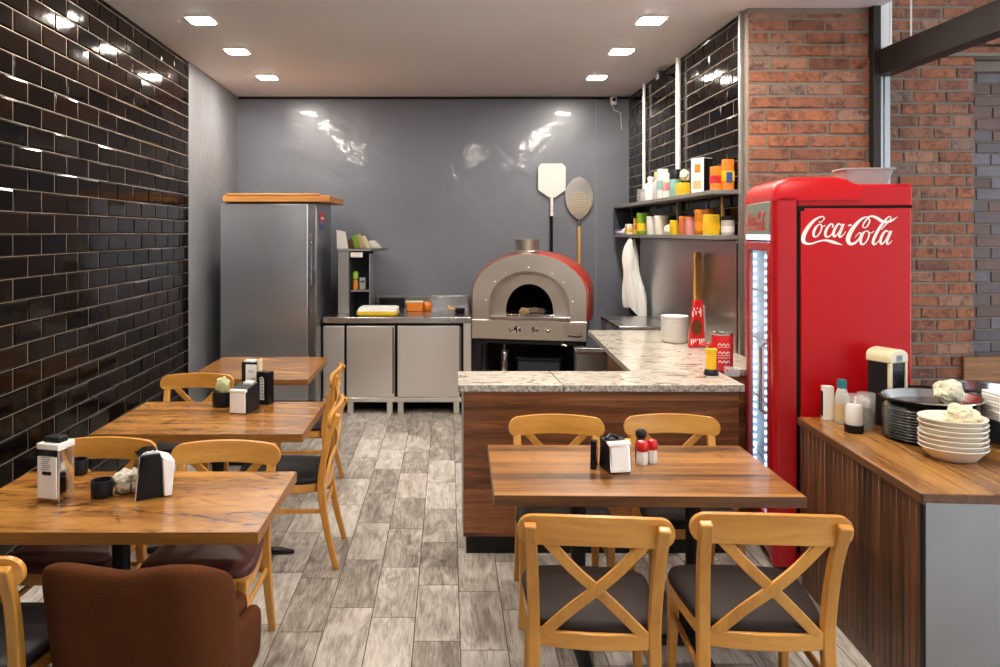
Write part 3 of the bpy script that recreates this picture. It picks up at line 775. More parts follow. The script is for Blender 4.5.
tag(MB().rbox(.07, .03, .085, .005).build('sauce_sachet_box', 'mustard', None, loc=(q[0]-.062, q[1]+.11, TZ+.001), bevel=.003), 'small yellow sachet box behind the napkin holder on the striped table', 'box')
# ================================================================== KITCHEN
# ------------------------------------------------------------------ bar with granite top
BT, BB = .932, .893                                # top and underside of the stone
BX0, BX1, BY0, BY1 = .055, 1.60, 3.985, 4.384
t = thing('bar_counter', 'low bar clad in dark walnut boards with a black plinth, facing the striped table', 'bar counter', (0, 0, 0))
MB().box(BX0+.03, 4.02, .10, BX1-.02, 4.34, BB-.001).build('front_panel', 'bar_wood', t, bevel=.002)
MB().box(BX0+.045, 4.045, 0, BX1-.02, 4.33, .10).build('plinth', 'black', t)
MB().box(BX0+.024, 4.018, .10, BX0+.030, 4.342, BB-.001).build('edge_trim', 'alu', t)
MB().prism([(1.24, 4.46), (1.96, 4.46), (1.96, 6.18), (1.33, 6.18)], 0, BB-.001).build('rear_cabinet', 'bar_wood', t)
gt = thing('granite_worktop', 'cream veined granite worktop running along the bar and the kitchen wall', 'worktop')
def slab(mb, poly, z0, z1): return mb.prism(poly, z0, z1)
front = [(BX0, BY0), (.62, BY0), (.598, BY1), (BX0, BY1)]
front2 = [(.624, BY0), (BX1, BY0), (BX1, BY1), (.602, BY1)]
right = [(1.085, BY1+.003), (BX1+.0, BY1+.003), (BX1+.02, 4.438), (1.97, 4.445), (1.97, 6.237), (1.18, 6.237)]
for poly in (front, front2, right):
    mb = MB().prism(poly, BB, BT)
    mb.mi = [1]*len(mb.mi); mb.mi[0] = mb.mi[1] = 0
    mb.build('slab', ['granite', 'granite_edge'], gt, bevel=.004)

# ------------------------------------------------------------------ cooler
CO = (1.660, 3.786); CA = math.atan2(-.173, .984)   # near door corner; the branded side runs to the right
cl = thing('drinks_cooler', 'tall glossy red drinks cooler with white script lettering on its side', 'drinks cooler', (CO[0], CO[1], 0), CA)
# local: x along the side (0 = door face), y along the door (0 = near side face), side face at y = 0
W, D, H, HC = .632, .655, 1.995, 2.035
MB().box(.118, .006, .0, D, W-.006, H).build('cabinet', 'red', cl, bevel=.012, seg=3)
sp = MB().box(.135, -.006, .10, D-.008, .010, 1.875); sp.build('side_panel', 'red', cl, bevel=.005)
MB().box(.108, .002, .12, .134, .020, 1.86).box(.118, -.0045, 1.872, D-.004, .006, 1.888).box(.10, -.0085, 1.862, .150, .006, 1.888).build('side_groove', 'void', cl)
MB().box(.118, -.003, 1.885, D-.002, .010, 1.985).build('top_strip', 'red', cl, bevel=.006)
# rounded door surround: near and far pillars, crown
def pillar(y0, s):
    poly = [(.112, y0), (.03, y0)] + [(.03-.03*math.sin(R(a)), y0+s*(.03-.03*math.cos(R(a)))) for a in range(10, 91, 16)] + [(0, y0+s*.062), (.112, y0+s*.062)]
    return poly
MB().prism(pillar(-.012, 1), .05, 1.93).build('door_pillar', 'red_dark', cl, smooth=50)
MB().prism(pillar(W+.012, -1), .05, 1.93).build('door_pillar', 'red_dark', cl, smooth=50)
cr = MB(); rings = []
for yy, k in ((-.012, .82), (-.004, .95), (.03, 1.), (W-.03, 1.), (W+.004, .95), (W+.012, .82)):
    prof = [(0.0, 1.915), (0.0, 1.945), (.006, 1.975), (.022, 2.005), (.05, 2.026), (.09, HC), (.30, HC), (.345, 2.026), (.385, 2.004), (.42, 1.994), (.42, 1.915)]
    rings.append([(x if k == 1 else .21+(x-.21)*(.97+.03*k), yy, 1.915+(z-1.915)*k) for x, z in prof])
cr.loops(rings).build('crown', 'red', cl, smooth=50)
MB().box(.012, .05, .05, .10, W-.05, .20).build('kick_panel', 'red_dark', cl, bevel=.004)
# door: header, frame, glass
hd = MB().box(-.004, .052, 1.735, .02, W-.052, 1.915).build('header_panel', 'header_panel', cl, bevel=.004)
MB().box(-.006, .05, 1.712, .02, W-.05, 1.742).build('header_light', 'led_soft', hd)
df = MB().box(-.006, .052, .20, .024, .092, 1.70).box(-.006, W-.092, .20, .024, W-.052, 1.70).box(-.006, .092, 1.655, .024, W-.092, 1.70).box(-.006, .092, .20, .024, W-.092, .26)
dr = df.build('door_frame', 'red_dark', cl, bevel=.004)
MB().box(.004, .092, .26, .010, W-.092, 1.655).build('glass_pane', 'door_glass', dr)
MB().tube([(-.006, .10, .8), (-.035, .10, .82), (-.035, .10, 1.15), (-.006, .10, 1.17)], .008, 8).build('handle', 'chrome', dr, smooth=50)
# lit interior
MB().box(.10, .06, .22, .112, W-.06, 1.70).box(.03, .062, .22, .112, .068, 1.70).box(.03, W-.068, .22, .112, W-.062, 1.70).build('liner', 'liner', cl)
ld = MB()
for yy in (W-.075, .30):
    for i in range(31): ld.cbox((.040, yy, .30+i*.044), (.012, .016, .018))
ld.build('interior_light', 'led', cl)
sh = MB()
for z in (.5, .82, 1.14, 1.42): sh.box(.03, .07, z, .10, W-.07, z+.008)
sh.build('interior_shelf', 'chrome', cl)
for sx in (.16, D-.08):
    for sy in (.08, W-.08): pass
# script lettering, in strokes read off the side of the cooler (units of the sketch: 1 = 0.6 mm)
LOGO = [
    # first capital
    [(322, 172, 6), (331, 156, 9), (322, 139, 9), (292, 142, 14), (246, 172, 22), (200, 226, 30), (165, 288, 34), (152, 336, 34), (160, 368, 30), (190, 384, 20), (232, 380, 15), (282, 362, 13), (336, 352, 16), (388, 362, 26), (430, 376, 22), (484, 394, 3)],
    [(322, 172, 5), (300, 190, 9), (285, 182, 4)],
    # o c a
    [(288, 206, 8), (262, 232, 18), (242, 278, 22), (244, 314, 18), (266, 318, 10), (292, 288, 11), (308, 244, 13), (304, 212, 11), (288, 206, 8)],
    [(304, 214, 6), (322, 226, 7), (340, 214, 6)],
    [(398, 236, 10), (404, 214, 12), (386, 204, 12), (358, 236, 19), (340, 284, 22), (346, 318, 18), (374, 316, 11), (404, 284, 8)],
    [(474, 216, 10), (452, 204, 13), (426, 236, 19), (408, 286, 22), (414, 318, 16), (436, 304, 10), (462, 262, 9), (482, 210, 8)],
    [(492, 204, 20), (470, 264, 22), (456, 308, 20), (466, 322, 14), (492, 300, 7), (510, 270, 4)],
    # hyphen
    [(530, 220, 14), (558, 212, 15)],
    # second capital with the looped crest
    [(650, 236, 6), (660, 200, 12), (690, 158, 10), (708, 170, 12), (700, 206, 11), (676, 236, 9), (656, 234, 7), (652, 210, 6)],
    [(706, 152, 8), (672, 144, 12), (624, 176, 22), (570, 244, 32), (536, 312, 36), (530, 356, 34), (550, 384, 26), (590, 372, 18), (624, 330, 12), (636, 292, 11), (626, 282, 8), (606, 302, 6), (588, 326, 4)],
    [(690, 146, 10), (728, 136, 16), (772, 154, 24), (816, 184, 26), (860, 186, 22), (900, 168, 16), (936, 142, 3)],
    # o l a
    [(676, 268, 8), (652, 292, 19), (634, 344, 23), (640, 384, 19), (664, 382, 11), (690, 346, 11), (704, 300, 13), (696, 272, 11), (676, 268, 8)],
    [(700, 276, 6), (722, 286, 7), (744, 268, 5)],
    [(884, 146, 9), (868, 140, 9), (836, 172, 15), (790, 240, 22), (752, 316, 24), (736, 368, 22), (746, 388, 16), (774, 368, 8), (796, 336, 4)],
    [(884, 146, 7), (872, 176, 8), (838, 214, 8), (804, 256, 6)],
    [(862, 276, 10), (842, 266, 13), (816, 298, 19), (798, 350, 22), (804, 384, 16), (826, 370, 10), (852, 326, 9), (872, 274, 8)],
    [(886, 266, 18), (862, 328, 20), (850, 370, 18), (860, 386, 12), (884, 364, 6), (894, 350, 3)],
]
K = .000560; U0 = .138; ZT = EYE-(201.5-CY)/FPX*3.76
strokes(MB(), LOGO, lambda x, z, l: (U0+(x-140)*K, -.0066-l, ZT-z*K), .0014, 5).build('lettering', 'white', cl)
strokes(MB(), LOGO, lambda x, z, l: (-.0042-l, W-.075-(x-140)*.00056, 1.895-(z-60)*.00040), .0014, 3).build('header_lettering', 'red_plain', cl)
px = MB().prism([(-.075, -.05), (.075, -.05), (.075, .05), (-.075, .05)], 0, .01)
t = thing('plastic_tub', 'grey tapered plastic tub on top of the red cooler', 'tub', (2.225, 3.97, H+.001), R(-8)); t.scale = (.88, 1, 1)
bmx = MB(); o0, o1, i1, i0 = rrect(.22, .14, .02), rrect(.285, .18, .02), rrect(.268, .165, .018), rrect(.205, .125, .018)
bmx.loops([[(x, y, 0) for x, y in o0], [(x, y, .095) for x, y in o1], [(x, y, .095) for x, y in i1], [(x, y, .012) for x, y in i0]]).build('tub', 'grey', t, bevel=.002)
MB().loops([[(x*1.0, y*1.0, .088) for x, y in o1], [(x*1.03, y*1.03, .089) for x, y in o1], [(x*1.03, y*1.03, .097) for x, y in o1], [(x, y, .097) for x, y in o1], [(x, y, .088) for x, y in o1]], cap=False).build('rim', 'grey', t)

# ------------------------------------------------------------------ steel fridge with a board on top
FX0, FX1, FY0, FY1, FH = -2.075, -1.215, 6.84, 7.72, 2.035
fx0, fx1 = X_at(220, FY0), X_at(316, FY0)
t = thing('upright_fridge', 'tall brushed steel upright fridge in the corner by the grey plaster wall', 'fridge', (0, 0, 0))
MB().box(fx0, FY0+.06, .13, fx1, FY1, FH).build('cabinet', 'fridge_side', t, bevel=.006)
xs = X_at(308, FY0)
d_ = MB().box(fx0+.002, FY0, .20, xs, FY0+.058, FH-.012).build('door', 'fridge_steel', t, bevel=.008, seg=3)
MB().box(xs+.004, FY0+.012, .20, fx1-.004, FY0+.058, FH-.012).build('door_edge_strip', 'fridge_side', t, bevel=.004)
MB().box(xs+.016, FY0+.006, 1.0, xs+.030, FY0+.02, FH-.3).build('handle', 'chrome', t, bevel=.003)
MB().box(fx0+.02, FY0+.03, .13, fx1-.02, FY0+.058, .2).build('grille', 'black', t)
for x in (fx0+.06, fx1-.06):
    for y in (FY0+.12, FY1-.08): MB().lathe([(.03, 0), (.03, .02), (.02, .03), (.02, .14)], 14, (x, y, 0)).build('foot', 'chrome', t, smooth=50)
MB().box(fx1-.001, FY0+.17, 1.86, fx1+.002, FY0+.50, 1.945).build('red_sticker', 'red_plain', t)
MB().box(fx1-.001, FY0+.20, 1.775, fx1+.002, FY0+.42, 1.83).build('blue_sticker', 'blue', t)
MB().box(fx1+.001, FY0+.25, 1.88, fx1+.003, FY0+.42, 1.905).build('sticker_stripe', 'white', t)
t = thing('wooden_board', 'long pine board lying on top of the steel fridge', 'board', ((fx0+fx1)/2+.085, FY0+.38, FH+.001))
wB = fx1-fx0+.10
MB().box(-wB/2, -.42, 0, wB/2, .44, .06).build('board', 'board_wood', t, bevel=.006)
MB().box(-wB/2+.03, -.425, .06, wB/2-.1, -.30, .078).build('batten', 'board_wood', t, bevel=.004)

# ------------------------------------------------------------------ undercounter steel cabinets
UX0, UX1, UY0, UY1, UT = -1.21, .225, 7.14, 8.11, .94
t = thing('undercounter_cabinet', 'low steel kitchen cabinet with two doors in view between fridge and pizza oven', 'cabinet', (0, 0, 0))
MB().box(UX0, UY0-.02, UT-.058, UX1, UY1, UT).build('worktop', 'steel', t, bevel=.006)
MB().box(UX0, UY1-.03, UT, UX1, UY1, UT+.125).build('upstand', 'steel', t, bevel=.004)
MB().box(UX0, UY0+.05, .125, UX1, UY1-.02, UT-.058).build('carcass', 'black', t)
MB().box(UX0, UY0+.0, .118, UX1-.0, UY0+.06, .16).box(X_at(463.5, UY0), UY0+.002, .118, UX1, UY0+.06, UT-.058).build('frame', 'steel_v', t, bevel=.003)
for a, b in ((323, 344), (346.5, 394.5), (397.5, 459.5)):
    x0, x1 = X_at(a, UY0), X_at(b, UY0)
    dd = MB().box(x0, UY0+.004, .165, x1, UY0+.05, UT-.088).build('door', 'steel_v', t, bevel=.005, seg=3)
    if b > 350:
        xh = x1-.02 if b < 400 else x1+.004
        MB().box(xh, UY0-.002, .2, xh+.012, UY0+.01, UT-.1).build('handle_strip', 'black' if b < 400 else 'fridge_side', dd, bevel=.002)
for px in (350, 389.5, 400.5, 456.5):
    x = X_at(px, UY0)
    MB().box(x-.028, UY0+.02, .0, x+.028, UY0+.075, .12).build('foot', 'steel_v', t, bevel=.004)
# things on it
def on_uc(px, py): y = Y_on(py, UT+.001); return (X_at(px, y), y, UT+.001)
p = on_uc(378, 314.5)
t = thing('wrapped_package', 'flat yellow-edged white wrapped package on the steel worktop', 'package', (p[0]+.01, p[1]-.085, UT+.001), R(-2)); t.scale = (1, .92, 1)
MB().loops([[(x*.9, y*.9, .0) for x, y in rrect(.40, .26, .03)], [(x, y, .02) for x, y in rrect(.40, .26, .03)], [(x*.99, y*.99, .05) for x, y in rrect(.40, .26, .03)]]).build('yellow_base', 'yellow', t, bevel=.004)
MB().loops([[(x*.98, y*.98, .05) for x, y in rrect(.40, .26, .03)], [(x*.93+.01, y*.92, .085) for x, y in rrect(.40, .26, .03)], [(x*.8, y*.8, .092) for x, y in rrect(.40, .26, .03)]]).build('white_wrap', 'paper', t, smooth=40)
y = 7.95
tag(MB().rbox(.27, .07, .11, .008).build('black_tray', 'black', None, loc=(X_at(392, y), y, UT+.001), bevel=.004), 'black upright tray against the steel upstand behind the yellow package', 'tray')
p = on_uc(414, 311.5)
t = thing('plastic_container', 'orange plastic container with a pale lid on the steel worktop', 'container', (p[0]-.0, p[1]+.08, UT+.001), R(4))
MB().rbox(.17, .13, .085, .02, taper=1.06).build('body', 'orange', t, bevel=.004)
MB().rbox(.185, .145, .015, .02, .085).build('lid', 'cream', t, bevel=.004)
p = on_uc(425, 311.5)
t = thing('orange_jar', 'small orange round jar beside the lidded container on the steel worktop', 'jar', (p[0]+.02, p[1]+.12, UT+.001))
MB().lathe([(.038, 0), (.045, .01), (.045, .06), (.03, .085), (.02, .09)], 20).build('body', 'orange', t, smooth=50)
p = on_uc(460, 314)
t = thing('dough_scraper', 'small dark scraper with a brass end at the oven end of the steel worktop', 'scraper', (p[0], p[1]+.1, UT+.001), R(15))
MB().rbox(.10, .06, .05, .02).build('head', 'black', t, bevel=.01, seg=3)
MB().tube([(-.02, .02, .03), (-.09, .06, .035), (-.11, .07, .07)], [.012, .014, .018], 10).build('handle', 'gold', t, smooth=50)
# shelf tower between fridge and worktop
ty0, ty1 = 7.42, 7.86
tx0, tx1 = X_at(338, ty0), X_at(369, ty0)
t = thing('shelf_tower', 'narrow grey steel shelf tower on the worktop beside the fridge', 'shelf unit', (0, 0, 0))
zt = Z_at(251, ty0)
xm = X_at(350, ty0)
MB().box(tx0, ty0, UT+.001, xm, ty0+.025, zt).build('front_panel', 'tower_metal', t, bevel=.002)
MB().box(xm-.012, ty0, UT+.001, xm, ty1, zt).box(tx1, ty0+.01, UT+.001, tx1+.012, ty1, zt-.03).build('side_panel', 'tower_metal', t, bevel=.002)
MB().box(tx0, ty1-.01, UT+.001, tx1, ty1, zt).build('back_panel', 'shelf_dark', t)
MB().box(xm, ty0+.02, UT+.22, tx1, ty1-.01, UT+.235).build('shelf', 'tower_metal', t)
MB().prism([(tx0, ty0-.03), (tx1+.02, ty0-.03), (tx1+.16, ty1), (tx0, ty1)], zt, zt+.022).build('top_shelf', 'tower_metal', t, bevel=.003)
MB().box(xm+.01, ty0-.034, zt-.062, xm+.13, ty0-.028, zt-.014).build('paper_label', 'paper', t)
t = thing('green_bottle', 'green-capped bottle inside the grey shelf tower', 'bottle', (X_at(355.5, ty0+.1), ty0+.10, UT+.236))
MB().lathe([(.03, 0), (.03, .08), (.018, .1)], 18).build('body', 'amber', t, smooth=45)
MB().lathe([(.022, .1), (.034, .11), (.032, .165), (.016, .185)], 18).build('cap', 'green', t, smooth=45)
t = thing('small_carton', 'small white carton inside the grey shelf tower', 'carton', (X_at(362.5, ty0+.12), ty0+.14, UT+.236))
MB().rbox(.06, .05, .12, .004).build('body', 'grey_light', t, bevel=.002)
MB().box(-.02, -.028, .07, .02, -.024, .09).build('dark_mark', 'blue', t)
t = thing('paper_bag', 'white folded paper bag on top of the grey shelf tower', 'paper bag', (X_at(341.3, ty0), ty0+.04, zt+.0235), R(8))
MB().prism([(-.05, -.05), (.06, -.05), (.06, .05), (-.05, .05)], 0, .02).loops([[(-.05, -.04, .02), (.06, -.04, .02), (.06, .04, .02), (-.05, .04, .02)], [(-.055, -.015, .19), (.035, -.015, .17), (.035, .02, .17), (-.055, .02, .19)]]).build('bag', 'paper', t, bevel=.004)
for i, (px, h, c, lab, w) in enumerate(((351.5, .10, 'brown', 'brown packet on the shelf tower beside the white bag', .06), (357, .14, 'green', 'green and white packet leaning on the shelf tower', .06), (362.5, .15, 'tan', 'tan packet standing in the middle of the shelf tower top', .05), (368.5, .13, 'cream', 'cream packet tipped over at the tower edge', .05), (377, .08, 'grey_light', 'flat pale packet at the outer end of the shelf tower top', .11))):
    yy = ty0+.07+.075*i
    t = tag(MB().prism([(-w/2, 0), (w/2, 0), (w/2-.025-.012*i, h), (-w/2-.02*i, h*.9)], -.025, .025, 'y').build('food_packet', c, None, bevel=.004, loc=(X_at(px, yy), yy, zt+.0235)), lab, 'packet', 'packets on the shelf tower')

# ------------------------------------------------------------------ pizza oven
oc = (.762, 6.985); oa = R(-13)
ov = thing('pizza_oven', 'domed pizza oven with a steel face, red shell and short chimney', 'oven', (oc[0], oc[1], 0), oa)
OW = .535; Z0, ZB, ZS, ZA = .745, .925, 1.165, 1.552       # panel foot, panel top, spring of the arch, crown
def arch(a, zs, b, n=28, z0=ZB): return [(a, z0)]+[(a*math.cos(PI*i/n), zs+b*math.sin(PI*i/n)) for i in range(n+1)]+[(-a, z0)]
MB().box(-OW-.005, -.03, Z0, OW+.005, .75, ZB).build('control_panel', 'oven_steel', ov, bevel=.005)
# face plate with the big arched hole
def ringface(outer, inner, y0, y1, name, mat, bev=.003):
    rings = [[(x, y0, z) for x, z in outer], [(x, y0, z) for x, z in inner], [(x, y1, z) for x, z in inner], [(x, y1, z) for x, z in outer], [(x, y0, z) for x, z in outer]]
    return MB().loops(rings, cap=False, closed=False).build(name, mat, ov, bevel=0, smooth=30)
ao = arch(OW, ZS, ZA-ZS); ai = arch(.385, 1.06, .335)
ringface(ao, ai, -.012, .012, 'face_plate', 'oven_steel')
am = arch(.375, 1.055, .332); aq = arch(.225, 1.01, .255, z0=.965)
ringface(am, aq, .055, .075, 'arch_ring', 'oven_ring')
ringface(arch(.386, 1.06, .336), arch(.376, 1.055, .331), -.010, .07, 'arch_rim', 'oven_ring')
# red shell: swells behind the face
rings = []
for yy, k in ((.008, 1.0), (.03, 1.02), (.12, 1.06), (.45, 1.09), (.72, 1.08), (.78, .98)):
    rings.append([(x*k, yy, ZB+(z-ZB)*(1+(k-1)*.35)) for x, z in arch(OW, ZS, ZA-ZS)])
MB().loops(rings, cap=False, closed=False).build('red_shell', 'oven_red', ov, smooth=40)
MB().prism([(x*.95, ZB+(z-ZB)*.98) for x, z in arch(OW, ZS, ZA-ZS)], .775, .785, 'y').build('back_plate', 'black_metal', ov)
# chamber behind the mouth
rings = [[(x, yy, z) for x, z in arch(.235*k, 1.01, .262*k, z0=.955)] for yy, k in ((.07, 1.), (.35, 1.35), (.62, 1.1), (.63, .1))]
MB().loops(rings, cap=False, closed=True).build('chamber', 'void', ov)
MB().crumple((.02, .30, .985), .12, .05, .03, .4, 6, 3, 4.).build('ash_heap', 'ember', ov)
MB().crumple((-.07, .22, .985), .05, .04, .035, .4, 6, 3, 14.).build('log', 'tan', ov)
MB().box(-.37, -.04, ZB+.001, .39, .10, ZB+.038).build('front_ledge', 'steel', ov, bevel=.004)
MB().box(-.21, .0, ZB+.04, .24, .06, ZB+.058).build('door_rail', 'chrome', ov, bevel=.003)
bm_ = MB()
for ang in (8, 38, 58, 90, 122, 142, 172):
    x, z = .412*math.cos(R(ang)), 1.06+.365*math.sin(R(ang))
    bm_.lathe([(.010, -.006), (.010, .0), (.004, .006)], 10, (0, 0, 0))
    k = 30
    bm_.v[-k:] = [(x+vx, -.014-vz, z+vy) for vx, vy, vz in bm_.v[-k:]]
bm_.build('bolts', 'white', ov)
MB().lathe([(.122, ZA-.03), (.122, ZA+.02), (.108, ZA+.03), (.118, ZA+.135), (.110, ZA+.135), (.10, ZA+.03)], 32, (-.035, .15, 0)).build('chimney', 'oven_steel', ov, smooth=50)
for x, r in ((-.165, .02), (-.105, .032), (.06, .030), (.185, .022)):
    kb = MB(); kb.lathe([(r*1.15, 0), (r*1.15, .006), (r*.8, .008), (r*.72, .03), (r*.5, .034)], 20)
    kb.v = [(x+a, -.031-c, .838+b) for a, b, c in kb.v]
    kn = kb.build('knob', 'chrome', ov, smooth=40)
    MB().cbox((x, -.068, .838), (r*.35, .012, r*1.6)).build('knob_mark', 'black', kn, bevel=.002)
MB().box(.39, -.034, .79, .47, -.030, .80).box(.33, -.034, .81, .50, -.0305, .90).build('rating_plate', 'oven_ring', ov)
MB().tube([(.37, -.035, .795), (.46, -.06, .79), (.50, -.05, .80)], .007, 8).build('gas_lever', 'black', ov, smooth=50)
MB().tube([(.31, -.02, .75), (.31, -.022, .71), (.36, -.022, .70)], .014, 10).build('gas_inlet', 'chrome', ov, smooth=50)
st = thing('oven_stand', 'black steel stand carrying the pizza oven', 'stand', (oc[0], oc[1], 0), oa)
for sx in (-1, 1):
    for y in (.02, .70): MB().box(sx*.48-.025, y-.025, 0, sx*.48+.025, y+.025, .744).build('leg', 'black_metal', st, bevel=.003)
MB().box(-.50, -.005, .70, .50, .025, .744).box(-.5, .68, .70, .5, .72, .744).build('rail', 'black_metal', st, bevel=.003)
MB().box(-.50, .0, .28, .50, .72, .30).build('shelf', 'black_metal', st, bevel=.003)
MB().box(-.5, .715, .3, .5, .725, .72).build('back_sheet', 'black_metal', st)
def ost(x, y, z): v = Matrix.Translation((oc[0], oc[1], 0)) @ Matrix.Rotation(oa, 4, 'Z') @ Vector((x, y, z)); return v
t = thing('steel_canister', 'slim steel canister standing under the pizza oven', 'canister', ost(-.27, .25, .302), oa)
MB().lathe([(.055, 0), (.058, .01), (.058, .28), (.04, .31), (.02, .32), (.02, .36)], 24).build('body', 'chrome', t, smooth=45)
t = thing('storage_box', 'dark grey storage box under the middle of the pizza oven', 'box', ost(.08, .3, .302), oa)
MB().rbox(.40, .32, .22, .02, taper=1.04).build('body', 'shelf_dark', t, bevel=.004)
MB().rbox(.44, .36, .03, .02, .22).build('lid', 'black', t, bevel=.005)
# steel bin behind the bar
t = thing('waste_bin', 'open steel bin with a side handle in the gap behind the bar', 'bin', (X_at(592, 6.45), 6.50, 0), R(-6))
o0, i0 = rrect(.28, .26, .02), rrect(.25, .23, .015)
MB().loops([[(x*.94, y*.94, .002) for x, y in o0], [(x, y, .72) for x, y in o0], [(x, y, .72) for x, y in i0], [(x*.94, y*.94, .60) for x, y in i0]]).build('body', 'end_steel', t, bevel=.004)
MB().loops([[(x*1.02, y*1.02, .705) for x, y in o0], [(x*1.02, y*1.02, .728) for x, y in o0], [(x*.92, y*.92, .728) for x, y in o0], [(x*.92, y*.92, .705) for x, y in o0], [(x*1.02, y*1.02, .705) for x, y in o0]], cap=False).build('rim', 'steel', t)
MB().box(-.115, -.105, .61, .115, .105, .62).build('tray', 'oven_ring', t)
MB().tube([(.14, -.07, .70), (.18, -.07, .73), (.18, .07, .73), (.14, .07, .70)], .008, 8).build('handle', 'chrome', t, smooth=50)
# low steel table with a slot behind the granite
t = thing('prep_table', 'low steel prep table behind the far end of the granite worktop', 'table', (0, 0, 0))
MB().box(1.46, 6.30, .92, 1.94, 7.08, .955).build('top', 'steel', t, bevel=.004)
MB().box(1.46, 6.305, .86, 1.94, 6.33, .92).build('apron', 'steel', t, bevel=.003)
MB().box(1.50, 6.298, .875, 1.90, 6.306, .905).build('slot', 'black', t)
for x in (1.48, 1.91):
    for y in (6.34, 7.04): MB().box(x-.02, y-.02, 0, x+.02, y+.02, .92).build('leg', 'steel_v', t, bevel=.002)
# pizza peels on the back wall
t = thing('pizza_peel', 'white square-bladed pizza peel leaning on the grey back wall', 'pizza peel', (X_at(551.5, YB-.03), YB-.035, 0), 0, 'pizza peels on the back wall')
def zz(py): return Z_at(py, YB-.03)
def xx(px): return (px-551.5)/FPX*YB
MB().prism([(xx(538), zz(190)), (xx(538), zz(167)), (xx(541), zz(163.5)), (xx(562), zz(163.5)), (xx(565.5), zz(167)), (xx(565.5), zz(190)), (xx(555), zz(197.5)), (xx(549), zz(197.5))], -.008, .0, 'y').build('blade', 'white', t, bevel=.003)
MB().tube([(0, 0, zz(197)), (0, -.0, zz(216))], .018, 12).build('socket', 'white', t, smooth=50)
MB().tube([(0, 0, zz(216)), (0, 0, .15)], .016, 12).build('handle', 'blackgloss', t, smooth=50)
t = thing('pizza_peel', 'round perforated pizza peel with a wooden handle leaning on the grey back wall', 'pizza peel', (X_at(579, YB-.03), YB-.035, 0), 0, 'pizza peels on the back wall')
def xx(px): return (px-579)/FPX*YB
pts = [(565, 200), (565.2, 191), (568, 184), (573, 179), (579, 176.5), (585, 179), (590, 184), (593, 191), (593.2, 200), (591, 208), (587, 214), (582, 218.5), (579, 220), (576, 218.5), (571, 214), (567, 208)]
PO = [(xx(a), zz(b)) for a, b in pts]
MB().prism(PO, -.006, .0, 'y').build('blade', 'plate_steel', t, bevel=.002)
hm = MB()
for i in range(9):
    for j in range(9):
        a, b = -.12+.03*i, zz(199)+.16-.03*j-.06
        if (a/.14)**2+((b-zz(203))/.16)**2 < .8: hm.box(a-.007, -.0075, b-.007, a+.007, -.0055, b+.007)
hm.build('perforations', 'tan', t)
MB().tube([(0, 0, zz(219)), (0, 0, zz(226))], .02, 12).build('socket', 'plate_steel', t, smooth=50)
MB().tube([(0, 0, zz(225)), (0, 0, .12)], .017, 12).build('handle', 'peel_wood', t, smooth=50)
# small white camera with its cable, black bracket
t = thing('security_camera', 'small white camera under the ceiling in the back corner', 'camera', (X_at(613.5, YB-.06), YB-.05, Z_at(102, YB)))
MB().rbox(.065, .07, .09, .012, -.045).build('body', 'white', t, bevel=.005)
cm = MB(); cm.lathe([(.02, 0), (.02, .012), (.012, .014)], 16); cm.v = [(a, -.036-c, .01+b) for a, b, c in cm.v]
cm.build('lens', 'black', t, smooth=40)
MB().tube([(0, .04, -.045), (.02, .045, -.09), (.09, .045, -.12), (.10, .045, -.3)], .005, 8).build('cable', 'white', t, smooth=50)
y = 6.65
t = thing('bracket_lamp', 'small black spotlight clamped near the thicker white pipe under the ceiling', 'spotlight', (XR-.075, y, Z_at(76, y)))
MB().rbox(.07, .10, .075, .015, -.037).build('body', 'black', t, bevel=.006)
MB().tube([(.0, -.04, .0), (.05, -.04, .0), (.075, -.04, .0)], .012, 8).build('arm', 'black', t, smooth=50)
# ------------------------------------------------------------------ wall shelf and what is on it
SX0 = XR-.190; SY0, SY1 = 5.02, 8.02; ZTOP, ZLOW = 2.045, 1.735
t = thing('wall_shelf', 'long grey two-tier metal shelf on the black tiled kitchen wall', 'shelf', (0, 0, 0))
MB().box(SX0, SY0, ZTOP-.030, XR-.006, SY1, ZTOP).build('top_shelf', 'shelf_metal', t, bevel=.003)
MB().box(SX0, SY0, ZLOW-.030, XR-.006, SY1, ZLOW).build('lower_shelf', 'shelf_metal', t, bevel=.003)
MB().box(SX0, SY1-.02, ZLOW, XR-.006, SY1, ZTOP-.030).build('end_panel', 'shelf_dark', t, bevel=.002)
MB().box(XR-.03, 6.30, ZLOW, XR-.006, 6.34, ZTOP-.030).build('divider', 'shelf_metal', t, bevel=.002)
GS = 'food packs on the kitchen wall shelf'
def sy(px, x): return FPX*x/(px-CX)             # depth of a sight line on the plane X = x
def cyl(name, lab, cat, x, y, z, r, h, mat, lid=None, lh=.02, neck=None, n=20, label=None):
    o = thing(name, lab, cat, (x, y, z+.001), random.uniform(0, 6), GS)
    prof = [(r*.94, 0), (r, .006), (r, h*.72 if neck else h)]
    if neck: prof += [(r*.8, h*.82), (neck, h*.9), (neck, h)]
    MB().lathe(prof, n).build('body', mat, o, smooth=45)
    if lid: 
        q = neck*1.25 if neck else r*1.04
        MB().lathe([(q, h-.004), (q, h+lh*.8), (q*.85, h+lh)], n).build('lid', lid, o, smooth=45)
    if label: MB().lathe([(r*1.012, h*.18), (r*1.012, h*.58)], n, cap=False).build('label_band', label, o, smooth=45)
    return o
